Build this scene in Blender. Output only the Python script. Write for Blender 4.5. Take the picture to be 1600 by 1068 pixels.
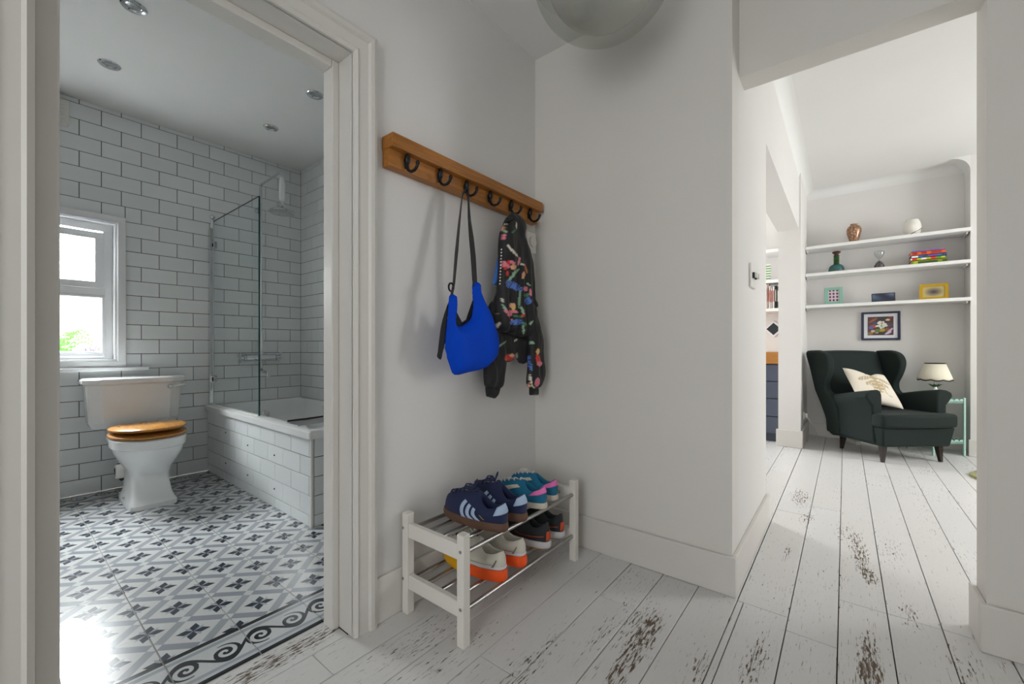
import bpy, bmesh, math, random
from mathutils import Vector, Matrix, noise
from mathutils.geometry import delaunay_2d_cdt
random.seed(7)
for o in list(bpy.data.objects): bpy.data.objects.remove(o)
S = bpy.context.scene
COL = S.collection
PI = math.pi

# ------------------------------------------------------------------ camera
FPX, HOR, CH = 653.4, 543.0, 1.05
YAW = math.atan(520 / FPX)
cd = bpy.data.cameras.new('camera'); cam = bpy.data.objects.new('camera', cd); COL.objects.link(cam)
cam.location = (0, 0, CH); cam.rotation_euler = (PI / 2, 0, YAW - PI / 2)
cd.sensor_width = 36; cd.lens = FPX / 1600 * 36; cd.shift_y = (HOR - 534) / 1600; cd.clip_start = .02
S.camera = cam

# ------------------------------------------------------------------ light
S.view_settings.view_transform = 'Standard'; S.view_settings.look = 'None'
S.view_settings.gamma = 1; S.view_settings.use_curve_mapping = False
S.view_settings.exposure = 0.2
w = bpy.data.worlds.new('sky'); S.world = w; w.use_nodes = True
w.node_tree.nodes['Background'].inputs[0].default_value = (.93, .965, 1, 1)
w.node_tree.nodes['Background'].inputs[1].default_value = 3.0
def area(name, loc, to, sx, sy, power, col):
    l = bpy.data.lights.new(name, 'AREA'); l.shape = 'RECTANGLE'; l.size = sx; l.size_y = sy; l.energy = power; l.color = col
    o = bpy.data.objects.new(name, l); COL.objects.link(o); o.location = loc
    d = Vector(to) - Vector(loc); o.rotation_euler = d.to_track_quat('-Z', 'Y').to_euler(); return o
# daylight just outside the living room, kitchen and bathroom glazing, plus an added hall fill; only the bathroom window is itself in the picture
area('living_window_right_offscreen', (4.7, -3.5, 1.75), (4.7, 0, 1.5), 1.35, 1.8, 70, (1, .99, .98))
area('kitchen_window_left_offscreen', (4.75, 3.45, 1.75), (4.75, 0, 1.35), 1.2, 1.7, 82, (1, .99, .98))
area('hall_fill_behind_offscreen', (-2.3, -.1, 1.5), (0, -.1, 1.3), 1.25, 1.9, 15, (1, .965, .915))  # added fill for the camera-facing walls, from an assumed unseen opening
area('daylight_bathroom_window', (.26, 4.9, 2.12), (.5, 3.0, 1.75), 1.3, 1.1, 400, (.975, .99, 1))

# ------------------------------------------------------------------ helpers
CA, SA = math.cos(YAW), math.sin(YAW)
def W(u, v, Y):                     # photo pixel -> (x, z) on the plane y = Y
    dx = FPX * CA + (u - 800) * SA; dy = FPX * SA - (u - 800) * CA; t = Y / dy
    return (dx * t, CH + (HOR - v) * t)
def PR(x, y, z):                    # world point -> photo pixel
    d = x * CA + y * SA; return (800 + FPX * (x * SA - y * CA) / d, HOR - FPX * (z - CH) / d)

class G:
    def __init__(s): s.v = []; s.f = []
    def add(s, vs, fs):
        n = len(s.v); s.v += [tuple(p) for p in vs]; s.f += [tuple(i + n for i in f) for f in fs]; return s
    def box(s, x0, x1, y0, y1, z0, z1):
        return s.add([(x0,y0,z0),(x1,y0,z0),(x1,y1,z0),(x0,y1,z0),(x0,y0,z1),(x1,y0,z1),(x1,y1,z1),(x0,y1,z1)],
                     [(0,3,2,1),(4,5,6,7),(0,1,5,4),(1,2,6,5),(2,3,7,6),(3,0,4,7)])
    def loft(s, rings, cap0=True, cap1=True, closed=True):
        n = len(rings[0]); vs = [p for r in rings for p in r]; fs = []
        for k in range(len(rings) - 1):
            for i in range(n if closed else n - 1):
                j = (i + 1) % n; fs.append((k*n+i, k*n+j, (k+1)*n+j, (k+1)*n+i))
        if cap0: fs.append(tuple(range(n - 1, -1, -1)))
        if cap1: fs.append(tuple((len(rings) - 1) * n + i for i in range(n)))
        return s.add(vs, fs)
    def lathe(s, prof, c=(0,0,0), n=24, axis='z', cap=True):
        rings = []
        for r, h in prof:
            ring = []
            for i in range(n):
                a = 2*PI*i/n; p = (r*math.cos(a), r*math.sin(a), h)
                if axis == 'y': p = (p[0], h, p[1])
                if axis == '-y': p = (p[0], -h, -p[1])
                if axis == 'x': p = (h, p[0], p[1])
                ring.append((p[0]+c[0], p[1]+c[1], p[2]+c[2]))
            rings.append(ring)
        return s.loft(rings, cap, cap)
    def tube(s, pts, r, n=10, flat=None):
        pts = [Vector(p) for p in pts]; rings = []
        up = Vector((0, 0, 1)); prev = None
        for k, p in enumerate(pts):
            d = (pts[min(k+1, len(pts)-1)] - pts[max(k-1, 0)]).normalized()
            if prev is None:
                a = d.cross(up)
                if a.length < .05: a = d.cross(Vector((0, 1, 0)))
                a.normalize()
            else:
                a = prev - d * prev.dot(d); a.normalize()
            prev = a; b = d.cross(a)
            rr = r[k] if isinstance(r, (list, tuple)) else r
            rings.append([p + a*rr*math.cos(2*PI*i/n) + b*rr*(flat or 1)*math.sin(2*PI*i/n) for i in range(n)])
        return s.loft(rings)
    def prism(s, pts, axis, a, b):
        def mk(p, h): return {'x': (h, p[0], p[1]), 'y': (p[0], h, p[1]), 'z': (p[0], p[1], h)}[axis]
        return s.loft([[mk(p, a) for p in pts], [mk(p, b) for p in pts]])
    def ball(s, c, r, n=12, m=8, sc=(1,1,1)):
        rings = [[(c[0]+sc[0]*r*math.sin(PI*k/m)*math.cos(2*PI*i/n), c[1]+sc[1]*r*math.sin(PI*k/m)*math.sin(2*PI*i/n), c[2]+sc[2]*r*math.cos(PI*k/m)) for i in range(n)] for k in range(m+1)]
        rings[0] = [(c[0]+(p[0]-c[0])*1, p[1], p[2]) for p in rings[0]]
        return s.loft(rings)
    def xf(s, M):
        s.v = [tuple(M @ Vector(p)) for p in s.v]; return s
    def mesh(s, name):
        me = bpy.data.meshes.new(name); me.from_pydata(s.v, [], s.f)
        bm = bmesh.new(); bm.from_mesh(me)
        bmesh.ops.remove_doubles(bm, verts=bm.verts, dist=1e-5)
        bmesh.ops.recalc_face_normals(bm, faces=bm.faces); bm.to_mesh(me); bm.free(); return me
    def build(s, name, mat, parent=None, smooth=False, bevel=0, seg=2, subs=0, solid=0, angle=40):
        o = bpy.data.objects.new(name, s.mesh(name)); COL.objects.link(o)
        if mat: o.data.materials.append(mat)
        if parent: o.parent = parent
        if solid: m = o.modifiers.new('solid', 'SOLIDIFY'); m.thickness = solid; m.offset = -1
        if bevel:
            m = o.modifiers.new('bevel', 'BEVEL'); m.width = bevel; m.segments = seg; m.limit_method = 'ANGLE'; m.angle_limit = math.radians(angle)
        if subs: m = o.modifiers.new('subs', 'SUBSURF'); m.levels = subs; m.render_levels = subs
        if smooth:
            for p in o.data.polygons: p.use_smooth = True
            if not subs:
                try: o.data.set_sharp_from_angle(angle=math.radians(45))
                except Exception: pass
        return o
def tag(o, label, cat, group=None):
    o['label'] = label; o['category'] = cat
    if group: o['group'] = group
    return o
def thing(name, label, cat, loc=(0,0,0), rz=0, group=None):
    o = bpy.data.objects.new(name, None); COL.objects.link(o); o.empty_display_size = .05
    o.location = loc; o.rotation_euler = (0, 0, rz); return tag(o, label, cat, group)
def struct(o, label=None, cat=None):
    o['kind'] = 'structure'
    if label: o['label'] = label; o['category'] = cat
    return o
def copy_tree(o, parent=None):
    c = o.copy(); COL.objects.link(c)
    if parent: c.parent = parent
    for ch in list(o.children): copy_tree(ch, c)
    return c

# ------------------------------------------------------------------ materials
class N:
    def __init__(s, nt, k): s.nt = nt; s.k = k
    def _op(s, op, *a):
        n = s.nt.nodes.new('ShaderNodeMath'); n.operation = op
        for i, q in enumerate((s,) + a):
            if isinstance(q, N): s.nt.links.new(q.k, n.inputs[i])
            else: n.inputs[i].default_value = q
        return N(s.nt, n.outputs[0])
    def __add__(s, b): return s._op('ADD', b)
    __radd__ = __add__
    def __sub__(s, b): return s._op('SUBTRACT', b)
    def __rsub__(s, b): return (s * -1) + b
    def __mul__(s, b): return s._op('MULTIPLY', b)
    __rmul__ = __mul__
    def __truediv__(s, b): return s._op('DIVIDE', b)
    def lt(s, b): return s._op('LESS_THAN', b)
    def gt(s, b): return s._op('GREATER_THAN', b)
    def mn(s, b): return s._op('MINIMUM', b)
    def mx(s, b): return s._op('MAXIMUM', b)
    def ab(s): return s._op('ABSOLUTE')
    def fr(s): return s._op('FRACT')
    def fl(s): return s._op('FLOOR')
    def sin(s): return s._op('SINE')
    def at2(s, b): return s._op('ARCTAN2', b)
    def sq(s): return s._op('SQRT')
    def cl(s): return s.mn(1.0).mx(0.0)
def srgb(c):
    return tuple(((x/255)/12.92 if x/255 <= .04045 else ((x/255+.055)/1.055)**2.4) for x in c) + (1,)
def base(name, rough=.5, metal=0, col=(200,200,200), **kw):
    m = bpy.data.materials.new(name); m.use_nodes = True; nt = m.node_tree; p = nt.nodes['Principled BSDF']
    p.inputs['Base Color'].default_value = srgb(col); p.inputs['Roughness'].default_value = rough; p.inputs['Metallic'].default_value = metal
    for k, v in kw.items(): p.inputs[k.replace('_', ' ')].default_value = v
    return m, nt, p
def pos(nt, kind='world'):
    if kind == 'world': k = nt.nodes.new('ShaderNodeNewGeometry').outputs['Position']
    else: k = nt.nodes.new('ShaderNodeTexCoord').outputs['Object']
    s = nt.nodes.new('ShaderNodeSeparateXYZ'); nt.links.new(k, s.inputs[0]); return [N(nt, s.outputs[i]) for i in range(3)], k
def tex(nt, vec, scale=1, detail=3, rough=.5, sc=(1,1,1), loc=None, kind='ShaderNodeTexNoise'):
    mp = nt.nodes.new('ShaderNodeMapping'); mp.inputs['Scale'].default_value = sc; nt.links.new(vec, mp.inputs[0])
    if loc is not None: nt.links.new(loc, mp.inputs['Location'])
    n = nt.nodes.new(kind); n.inputs['Scale'].default_value = scale
    if kind == 'ShaderNodeTexNoise': n.inputs['Detail'].default_value = detail; n.inputs['Roughness'].default_value = rough
    nt.links.new(mp.outputs[0], n.inputs['Vector']); return N(nt, n.outputs[0])
def mix(nt, fac, a, b):
    n = nt.nodes.new('ShaderNodeMix'); n.data_type = 'RGBA'
    nt.links.new(fac.k, n.inputs[0])
    for i, q in ((6, a), (7, b)):
        if isinstance(q, tuple): n.inputs[i].default_value = srgb(q)
        else: nt.links.new(q, n.inputs[i])
    return n.outputs[2]
def bump(nt, p, h, strength=.3, dist=.002):
    b = nt.nodes.new('ShaderNodeBump'); b.inputs['Strength'].default_value = strength; b.inputs['Distance'].default_value = dist
    nt.links.new(h.k, b.inputs['Height']); nt.links.new(b.outputs[0], p.inputs['Normal'])
def paint(name, col, rough=.55, col2=None, bs=.12, scale=60):
    m, nt, p = base(name, rough, 0, col); _, k = pos(nt)
    n = tex(nt, k, scale, 4); n2 = tex(nt, k, 1.7, 3)
    c2 = col2 or tuple(max(0, c - 7) for c in col)
    nt.links.new(mix(nt, n2, c2, col), p.inputs['Base Color']); bump(nt, p, n, bs, .002); return m
def wood(name, a, b, axis=(1, 12, 12), rough=.35, scale=5):
    m, nt, p = base(name, rough); _, k = pos(nt, 'obj')
    g = tex(nt, k, scale, 6, .6, axis); g2 = tex(nt, k, scale*5, 4, .6, axis)
    nt.links.new(mix(nt, ((g*.75 + g2*.4) - .22)._op('MULTIPLY', 1.6).cl(), a, b), p.inputs['Base Color']); bump(nt, p, g2, .15, .001); return m
def fabric(name, a, b, rough=.9, sheen=.3, scale=350, **kw):
    m, nt, p = base(name, rough, 0, a, Sheen_Weight=sheen, **kw); _, k = pos(nt, 'obj')
    n = tex(nt, k, scale, 2); n2 = tex(nt, k, 9, 3)
    nt.links.new(mix(nt, (n*.5 + n2*.5), a, b), p.inputs['Base Color']); bump(nt, p, n, .25, .0008); return m
def vcol(name, rough=.7, sheen=0, wv=0):
    m, nt, p = base(name, rough, Sheen_Weight=sheen); a = nt.nodes.new('ShaderNodeVertexColor'); a.layer_name = 'print'
    nt.links.new(a.outputs[0], p.inputs['Base Color'])
    if wv: _, k = pos(nt, 'obj'); bump(nt, p, tex(nt, k, wv, 2), .2, .0008)
    return m

M = {}
M['wall'] = paint('white_wall_paint', (226,224,221), .6)
M['wall_warm'] = paint('warm_white_wall_paint', (224,221,215), .6)
M['ceil'] = paint('ceiling_paint', (232,232,230), .7)
M['gloss'] = paint('white_gloss_trim', (222,220,215), .3, (212,208,201), .1, 25)
M['skirt'] = paint('skirting_paint', (222,219,214), .4, (212,208,202), .08, 20)
M['shelf'] = paint('white_shelf_paint', (236,236,234), .45)
M['lac'] = paint('white_lacquer', (232,229,222), .4, (224,220,212), .05)
M['tile'], nt, p = base('glazed_white_tile', .12, 0, (233,237,237)); _, k = pos(nt, 'obj')
oi = nt.nodes.new('ShaderNodeObjectInfo'); nt.links.new(mix(nt, N(nt, oi.outputs['Random']), (228,232,232), (236,239,239)), p.inputs['Base Color'])
bump(nt, p, tex(nt, k, 14, 2), .08, .004)
M['grout'], nt, p = base('dark_grey_grout', .9, 0, (70,70,69))
M['grout_floor'], nt, p = base('pale_floor_grout', .9, 0, (170,170,168))
M['ceramic'], nt, p = base('white_ceramic', .08, 0, (240,241,240), Coat_Weight=.3)
M['chrome'], nt, p = base('polished_chrome', .08, 1, (215,218,220))
M['steel'], nt, p = base('brushed_steel', .28, 1, (170,168,165))
M['black_iron'], nt, p = base('black_iron', .35, .3, (22,22,24))
M['rubber'], nt, p = base('dark_rubber', .6, 0, (40,42,44))
M['pine'] = wood('varnished_pine', (98,54,16), (196,128,50), (1.0, 16, 16), .4, 5)
M['oak'] = wood('golden_oak', (150,92,30), (206,148,72), (10, 1.2, 10), .25, 6)
M['worktop'] = wood('oak_worktop', (140,88,34), (190,130,58), (12, 1, 12), .4, 5)
M['darkwood'] = wood('dark_stained_leg', (20,13,12), (40,26,22), (12,12,1), .35)
M['velvet'] = fabric('dark_green_velvet', (2,16,13), (8,31,26), .9, .02, 240)
M['bag'] = fabric('cobalt_nylon', (0,62,190), (2,74,206), .7, .0, 420, Specular_IOR_Level=.12)
M['black_web'] = fabric('black_webbing', (18,18,20), (32,32,36), .8, .1, 500)
M['lining_blue'] = fabric('blue_lining', (44,96,176), (60,118,200), .6, .1)
M['plastic'], nt, p = base('white_plastic', .35, 0, (228,226,220))
M['cable'], nt, p = base('black_cable', .5, 0, (25,25,25))
M['navy_cab'] = paint('blue_grey_cabinet_paint', (76,83,98), .5)
M['mint'], nt, p = base('mint_enamel', .35, 0, (166,200,188))
M['olive'] = fabric('olive_textile', (104,104,30), (132,130,48), .95)
M['shade'], nt, p = base('cream_lampshade', .8, 0, (226,220,200), Transmission_Weight=0.0)
M['bronze'], nt, p = base('mottled_bronze_glaze', .3, .35, (150,110,80)); _, k = pos(nt, 'obj')
nt.links.new(mix(nt, ((tex(nt, k, 70, 5)-.4)*4).cl(), (112,74,52), (196,160,128)), p.inputs['Base Color'])
M['whiteglaze'], nt, p = base('ribbed_white_glaze', .5, 0, (226,222,214))
M['teal'], nt, p = base('teal_glaze', .4, 0, (44,92,92))
M['cactus'], nt, p = base('cactus_green', .5, 0, (46,84,40))
M['plum'], nt, p = base('plum_flower', .5, 0, (78,36,36))
M['sand'], nt, p = base('dark_plum_sand', .8, 0, (62,46,52))
M['pot'], nt, p = base('stone_saucer', .7, 0, (150,146,132))
M['paper'], nt, p = base('page_paper', .9, 0, (222,216,202))
def flat(name, col, rough=.5): M[name], _, _ = base(name, rough, 0, col)
def glassmat(name, tint, fac, rough=.02):
    m = bpy.data.materials.new(name); m.use_nodes = True; nt = m.node_tree; nt.nodes.clear()
    o = nt.nodes.new('ShaderNodeOutputMaterial'); t = nt.nodes.new('ShaderNodeBsdfTransparent'); g = nt.nodes.new('ShaderNodeBsdfGlossy'); x = nt.nodes.new('ShaderNodeMixShader')
    t.inputs[0].default_value = srgb(tint); g.inputs['Roughness'].default_value = rough; x.inputs[0].default_value = fac
    nt.links.new(t.outputs[0], x.inputs[1]); nt.links.new(g.outputs[0], x.inputs[2]); nt.links.new(x.outputs[0], o.inputs[0]); return m
M['glass'] = glassmat('clear_glass', (252,254,254), .035)
M['glass_edge'], nt, p = base('green_glass_edge', .15, 0, (26,74,72), Coat_Weight=.5)
def obscure():
    m = bpy.data.materials.new('reeded_obscure_glass'); m.use_nodes = True; nt = m.node_tree; nt.nodes.clear()
    o = nt.nodes.new('ShaderNodeOutputMaterial'); t = nt.nodes.new('ShaderNodeBsdfTransparent'); d = nt.nodes.new('ShaderNodeBsdfTranslucent'); x = nt.nodes.new('ShaderNodeMixShader')
    d.inputs[0].default_value = (.66,.68,.69,1); _, k = pos(nt, 'obj')
    s = tex(nt, k, 26, 4, .6, (9,1,.7)); t.inputs[0].default_value = (.93,.94,.95,1); f = (((s-.42)*6).cl())*.8 + .1
    nt.links.new(f.k, x.inputs[0]); nt.links.new(t.outputs[0], x.inputs[1]); nt.links.new(d.outputs[0], x.inputs[2]); nt.links.new(x.outputs[0], o.inputs[0]); return m
M['obscure'] = obscure()

# painted, worn floorboards
def boards():
    m, nt, p = base('worn_white_floor_paint', .42)
    (x, y, z), k = pos(nt); oi = nt.nodes.new('ShaderNodeObjectInfo'); rnd = N(nt, oi.outputs['Random'])
    jit = nt.nodes.new('ShaderNodeCombineXYZ'); nt.links.new((rnd*37).k, jit.inputs[0]); nt.links.new((rnd*11).k, jit.inputs[1])
    fine = tex(nt, k, 1, 6, .64, (24, 120, 1), jit.outputs[0]); streak = tex(nt, k, 1, 5, .62, (10, 190, 1), jit.outputs[0])
    broad = tex(nt, k, 1, 3, .5, (1.3, 3.2, 1), jit.outputs[0])
    blobs = [(3.55,.24,.30,.08,1.2),(3.15,.19,.16,.06,.8),(2.57,.231,.13,.02,1.1),(3.03,.0,.25,.07,.8),(2.80,-.06,.33,.05,1.15),(2.52,-.088,.12,.035,1.2),(2.93,-.2,.3,.05,.5),
             (1.88,-.066,.18,.04,1.15),(1.76,-.06,.10,.05,.9),(1.6,.23,.22,.05,1),(1.42,.566,.28,.05,1.25),(1.2,.57,.3,.04,1),(1.52,.6,.2,.07,.7),(1.47,.70,.3,.05,.75),(1.44,.38,.16,.04,.8),
             (2.0,-.32,.2,.06,.6),(2.25,-.2,.15,.05,.7),(1.1,.82,.35,.06,.6),(.95,1.2,.3,.08,.5),(.66,1.5,.45,.06,1.25),(4.5,-.24,.2,.05,.5),(5.0,-.55,.1,.04,.5),(1.05,1.05,.3,.06,.5),(1.3,.25,.2,.06,.7)]
    fld = None
    for bx, by, rx, ry, a in blobs:
        g = (((1 - (((x-bx)/rx)._op('POWER', 2) + ((y-by)/ry)._op('POWER', 2))).mx(0.0)) * a)
        fld = g if fld is None else fld + g
    edge = (((y-.02)/.155).fr()-.5).ab(); ew = ((edge-.44)*14).cl()*(broad*1.5)
    fld = fld + ew*.55
    thr = .645 - (fld.mn(1.2))*.13 - ((broad-.5)*.2)
    chip = ((fine - thr)*22).cl(); chip2 = ((streak - (.645 - fld.mn(1.2)*.09 - (broad-.5)*.22))*25).cl()
    mask = chip.mx(chip2*.8)
    tone = mix(nt, broad, (207,206,204), (226,226,225)); tone = mix(nt, rnd*.5, tone, (212,210,206))
    tone = mix(nt, ((fine-.5)*2).cl()*.35, tone, (186,181,173))
    brown = mix(nt, streak, (62,50,41), (126,108,90))
    nt.links.new(mix(nt, mask, tone, brown), p.inputs['Base Color'])
    rr = mask*.45 + .36; nt.links.new(rr.k, p.inputs['Roughness'])
    bump(nt, p, (1 - mask) + streak*.25, .35, .0015); return m
M['boards'] = boards()
M['subfloor'], nt, p = base('dark_gap_under_boards', .95, 0, (46,36,28))

# encaustic-look bathroom floor tiles
TP, TX0, TY0 = .2225, .366, 2.0
def encaustic():
    m, nt, p = base('patterned_floor_tile', .22)
    (x, y, z), k = pos(nt)
    a = (x-TX0)/TP; b = (y-TY0)/TP; u = a+b; w_ = a-b
    fu = ((u+.5).fr()-.5); fw = ((w_+.5).fr()-.5); au = fu.ab(); aw = fw.ab()
    bu = au.gt(.398)*aw.lt(.40); bw = aw.gt(.398)*au.lt(.40)
    dx = (fu+fw)*(.5*TP); dy = (fu-fw)*(.5*TP); ca, sa = math.cos(math.radians(-22.5)), math.sin(math.radians(-22.5))
    e1 = (dx*ca + dy*sa); e2 = (dy*ca - dx*sa)
    kite = lambda al, ac, L, kk: ac.lt((al.mn(L-al))*kk)
    dark = kite(e1.ab(), e2.ab(), .053, .6).mx(kite(e2.ab(), e1.ab(), .053, .6))
    f1 = (e1+e2).ab()*.7071; f2 = (e1-e2).ab()*.7071
    pale = kite(f1, f2, .043, .42).mx(kite(f2, f1, .043, .42))
    n = tex(nt, k, 90, 3)
    c = mix(nt, n, (206,208,207), (222,223,221))
    c = mix(nt, pale, c, (168,172,180)); c = mix(nt, bu, c, (150,156,164)); c = mix(nt, bw, c, (164,168,174))
    c = mix(nt, dark, c, (44,52,66))
    # border: front strip y 1.57..1.785, back strip mirrored from 4.27
    yb = y.mn(5.84 - y)
    isb = yb.lt(1.785)
    cx = ((x-.403)/.1113); ci = (cx+.5).fl(); sg = ((ci*.5).fr()*-4)+1
    lx = ((cx+.5).fr()-.5)*.1113*sg; ly = (yb-1.674)*sg*.98
    r = (lx*lx+ly*ly).sq(); th = ly.at2(lx)
    sp = ((r/.027 - th/(2*PI) + .2).fr().lt(.52))*r.lt(.047)
    sp = sp*(1 - ((r.gt(.034))*(lx.gt(.012))*(ly.lt(0.0))))
    wav = (((yb-1.674) - ((x-.403)*(PI/.1113)+(PI/2)).sin()*.047).ab()).lt(.0095)
    cb = mix(nt, n, (200,203,204), (214,216,215))
    st = (yb-1.746).ab().lt(.009).mx((yb-1.606).ab().lt(.008))
    cb = mix(nt, st, cb, (164,168,174)); cb = mix(nt, (yb-1.592).ab().lt(.004), cb, (188,194,204))
    cb = mix(nt, sp.mx(wav), cb, (40,44,50)); cb = mix(nt, yb.lt(1.585).mx(yb.gt(1.764)), cb, (40,42,44))
    nt.links.new(mix(nt, isb, c, cb), p.inputs['Base Color']); bump(nt, p, n, .05, .001); return m
M['encaustic'] = encaustic()

# ------------------------------------------------------------------ structure
YC, XF, YN = 1.400, 1.975, .375          # coat wall, facing wall, nib wall planes
YB, XB = 4.27, 1.963                     # bathroom window wall / right wall tile faces
HC, BC, LC = 2.71, 2.82, 2.92            # ceilings
DX0, DX1, DZ = .066, .826, 2.12          # doorway (structural)
def shell(name, boxes, mat, label=None, cat=None):
    g = G()
    for b in boxes: g.box(*b)
    return struct(g.build(name, mat), label, cat)
shell('wall_left', [(-2.2, DX0-.02, YC, 1.56, 0, 3), (DX1+.02, XF, YC, 1.56, 0, 3), (DX0-.02, DX1+.02, YC, 1.56, DZ+.02, 3)], M['wall'])
shell('wall_front', [(XF, XF+.14, YN, 1.56, 0, 3)], M['wall_warm'])
shell('wall_nib', [(XF+.14, 2.95, YN, YN+.19, 0, 3)], M['wall'])
shell('wall_lintel', [(2.95, 5.3, YN, YN+.19, 2.29, 3)], M['wall'])
shell('wall_pillar', [(5.3, 6.2, .36, .56, 0, 3)], M['wall'])
shell('wall_right', [(2.16, 2.30, -3.4, -.385, 0, 3)], M['wall_warm'])
shell('wall_beam', [(2.13, 2.25, -.385, YN, 2.275, 3)], M['wall_warm'])
shell('wall_alcove_right', [(5.95, 6.2, -3.4, -.955, 0, LC)], M['wall'])
shell('wall_living_back', [(6.2, 6.34, -3.4, 3.4, 0, 3)], M['wall'])
shell('wall_living_window', [(2.16, 4.0, -3.4, -3.26, 0, 3), (5.4, 6.2, -3.4, -3.26, 0, 3), (4.0, 5.4, -3.4, -3.26, 0, .8), (4.0, 5.4, -3.4, -3.26, 2.65, 3)], M['wall'])
shell('wall_kitchen_window', [(2.11, 4.1, 3.2, 3.34, 0, 3), (5.6, 6.2, 3.2, 3.34, 0, 3), (4.1, 5.6, 3.2, 3.34, 0, .9), (4.1, 5.6, 3.2, 3.34, 2.6, 3)], M['wall'])
shell('wall_kitchen_left', [(XF, XF+.14, 1.56, 3.34, 0, 3)], M['wall'])
shell('wall_hall_rear', [(-2.2, -2.06, -1.75, -.75, 0, 3), (-2.2, -2.06, .55, YC, 0, 3), (-2.2, -2.06, -.75, .55, 2.5, 3), (-2.2, -2.06, -.75, .55, 0, .5)], M['wall'])
shell('wall_hall_right', [(-2.2, 2.16, -1.89, -1.75, 0, 3)], M['wall'])
shell('ceiling_hall', [(-2.2, 2.16, -1.89, YC, HC, HC+.1)], M['ceil'])
shell('ceiling_living', [(2.25, 6.34, -3.4, YN, LC, LC+.1), (XF+.14, 6.34, YN+.19, 3.4, LC, LC+.1)], M['ceil'])
shell('ceiling_bathroom', [(-.9, 2.1, 1.56, 4.45, BC, BC+.1)], M['ceil'])
# living room cove along the lintel wall and the alcove back wall
def cove(name, fn, n=7):
    g = G(); pr = [(0, 0)] + [(.09*(1-math.sin(PI/2*i/n)), .09*(1-math.cos(PI/2*i/n))) for i in range(n+1)]
    fn(g, pr); struct(g.build(name, M['ceil'], None, True))
cove('trim_cove_lintel', lambda g, pr: g.prism([(YN-a, LC-b) for a, b in pr], 'x', 2.25, 6.2))
cove('trim_cove_alcove', lambda g, pr: g.prism([(6.2-a, LC-b) for a, b in pr], 'y', -.955, .36))
def fillet(g, pr):
    g.prism([(-.955+a*1.6, LC-b*1.6) for a, b in pr], 'x', 5.95, 6.2)
cove('trim_alcove_arch', fillet)

# skirting boards
def skirt(name, x0, x1, y0, y1, h=.165):
    struct(G().box(x0, x1, y0, y1, 0, h).build(name, M['skirt'], None, False, .004))
skirt('baseboard_left', .862, XF, YC-.016, YC, .172)
skirt('baseboard_front', XF-.022, XF, YN-.018, YC-.016)
skirt('baseboard_nib', XF, 2.965, YN-.018, YN)
skirt('baseboard_nib_end', 2.95, 2.968, YN, YN+.19)
skirt('baseboard_pillar', 5.28, 5.3, .342, .578, .18)
skirt('baseboard_alcove_left', 5.3, 6.2, .342, .36, .18)
skirt('baseboard_alcove_back', 6.182, 6.2, -.955, .342, .15)
skirt('baseboard_alcove_right', 5.93, 5.95, -2.2, -.94, .16)
skirt('baseboard_right', 2.138, 2.16, -1.7, -.367)
skirt('baseboard_right_return', 2.16, 2.32, -.385, -.367)

# door lining and architraves
def arch_right(z1):
    g = G(); return g
trim = []
struct(G().box(DX1+.0, DX1+.02, YC-.005, 1.565, 0, DZ+.02).build('trim_1', M['gloss'], None, False, .002))
struct(G().box(DX0-.02, DX0, YC-.005, 1.565, 0, DZ+.02).build('trim_2', M['gloss'], None, False, .002))
struct(G().box(DX0, DX1, YC-.005, 1.565, DZ, DZ+.02).build('trim_3', M['gloss'], None, False, .002))
struct(G().box(DX1-.028, DX1, 1.487, 1.553, 0, DZ).build('trim_4', M['gloss'], None, False, .004))      # door stops
struct(G().box(DX0, DX0+.042, 1.45, 1.553, 0, DZ).build('trim_5', M['gloss'], None, False, .004))
struct(G().box(DX0+.042, DX1-.028, 1.487, 1.553, DZ-.028, DZ).build('trim_6', M['gloss'], None, False, .004))
prof = [(0,0),(0,-.014),(.012,-.022),(.02,-.016),(.055,-.018),(.062,-.028),(.075,-.03),(.088,-.026),(.092,0)]   # outward distance, y
def archi(name, segs):
    g = G()
    rings = []
    for (px_, pz, ox, oz) in segs: rings.append([(px_+ox*a, YC+b, pz+oz*a) for a, b in prof])
    g.loft(rings); struct(g.build(name, M['gloss']))
archi('trim_7', [(DX1, 0, 1, 0), (DX1, DZ, 1, 1)]); archi('trim_8', [(DX0, 0, -1, 0), (DX0, DZ, -1, 1)]); archi('trim_9', [(DX1, DZ, 1, 1), (DX0, DZ, -1, 1)])

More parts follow.
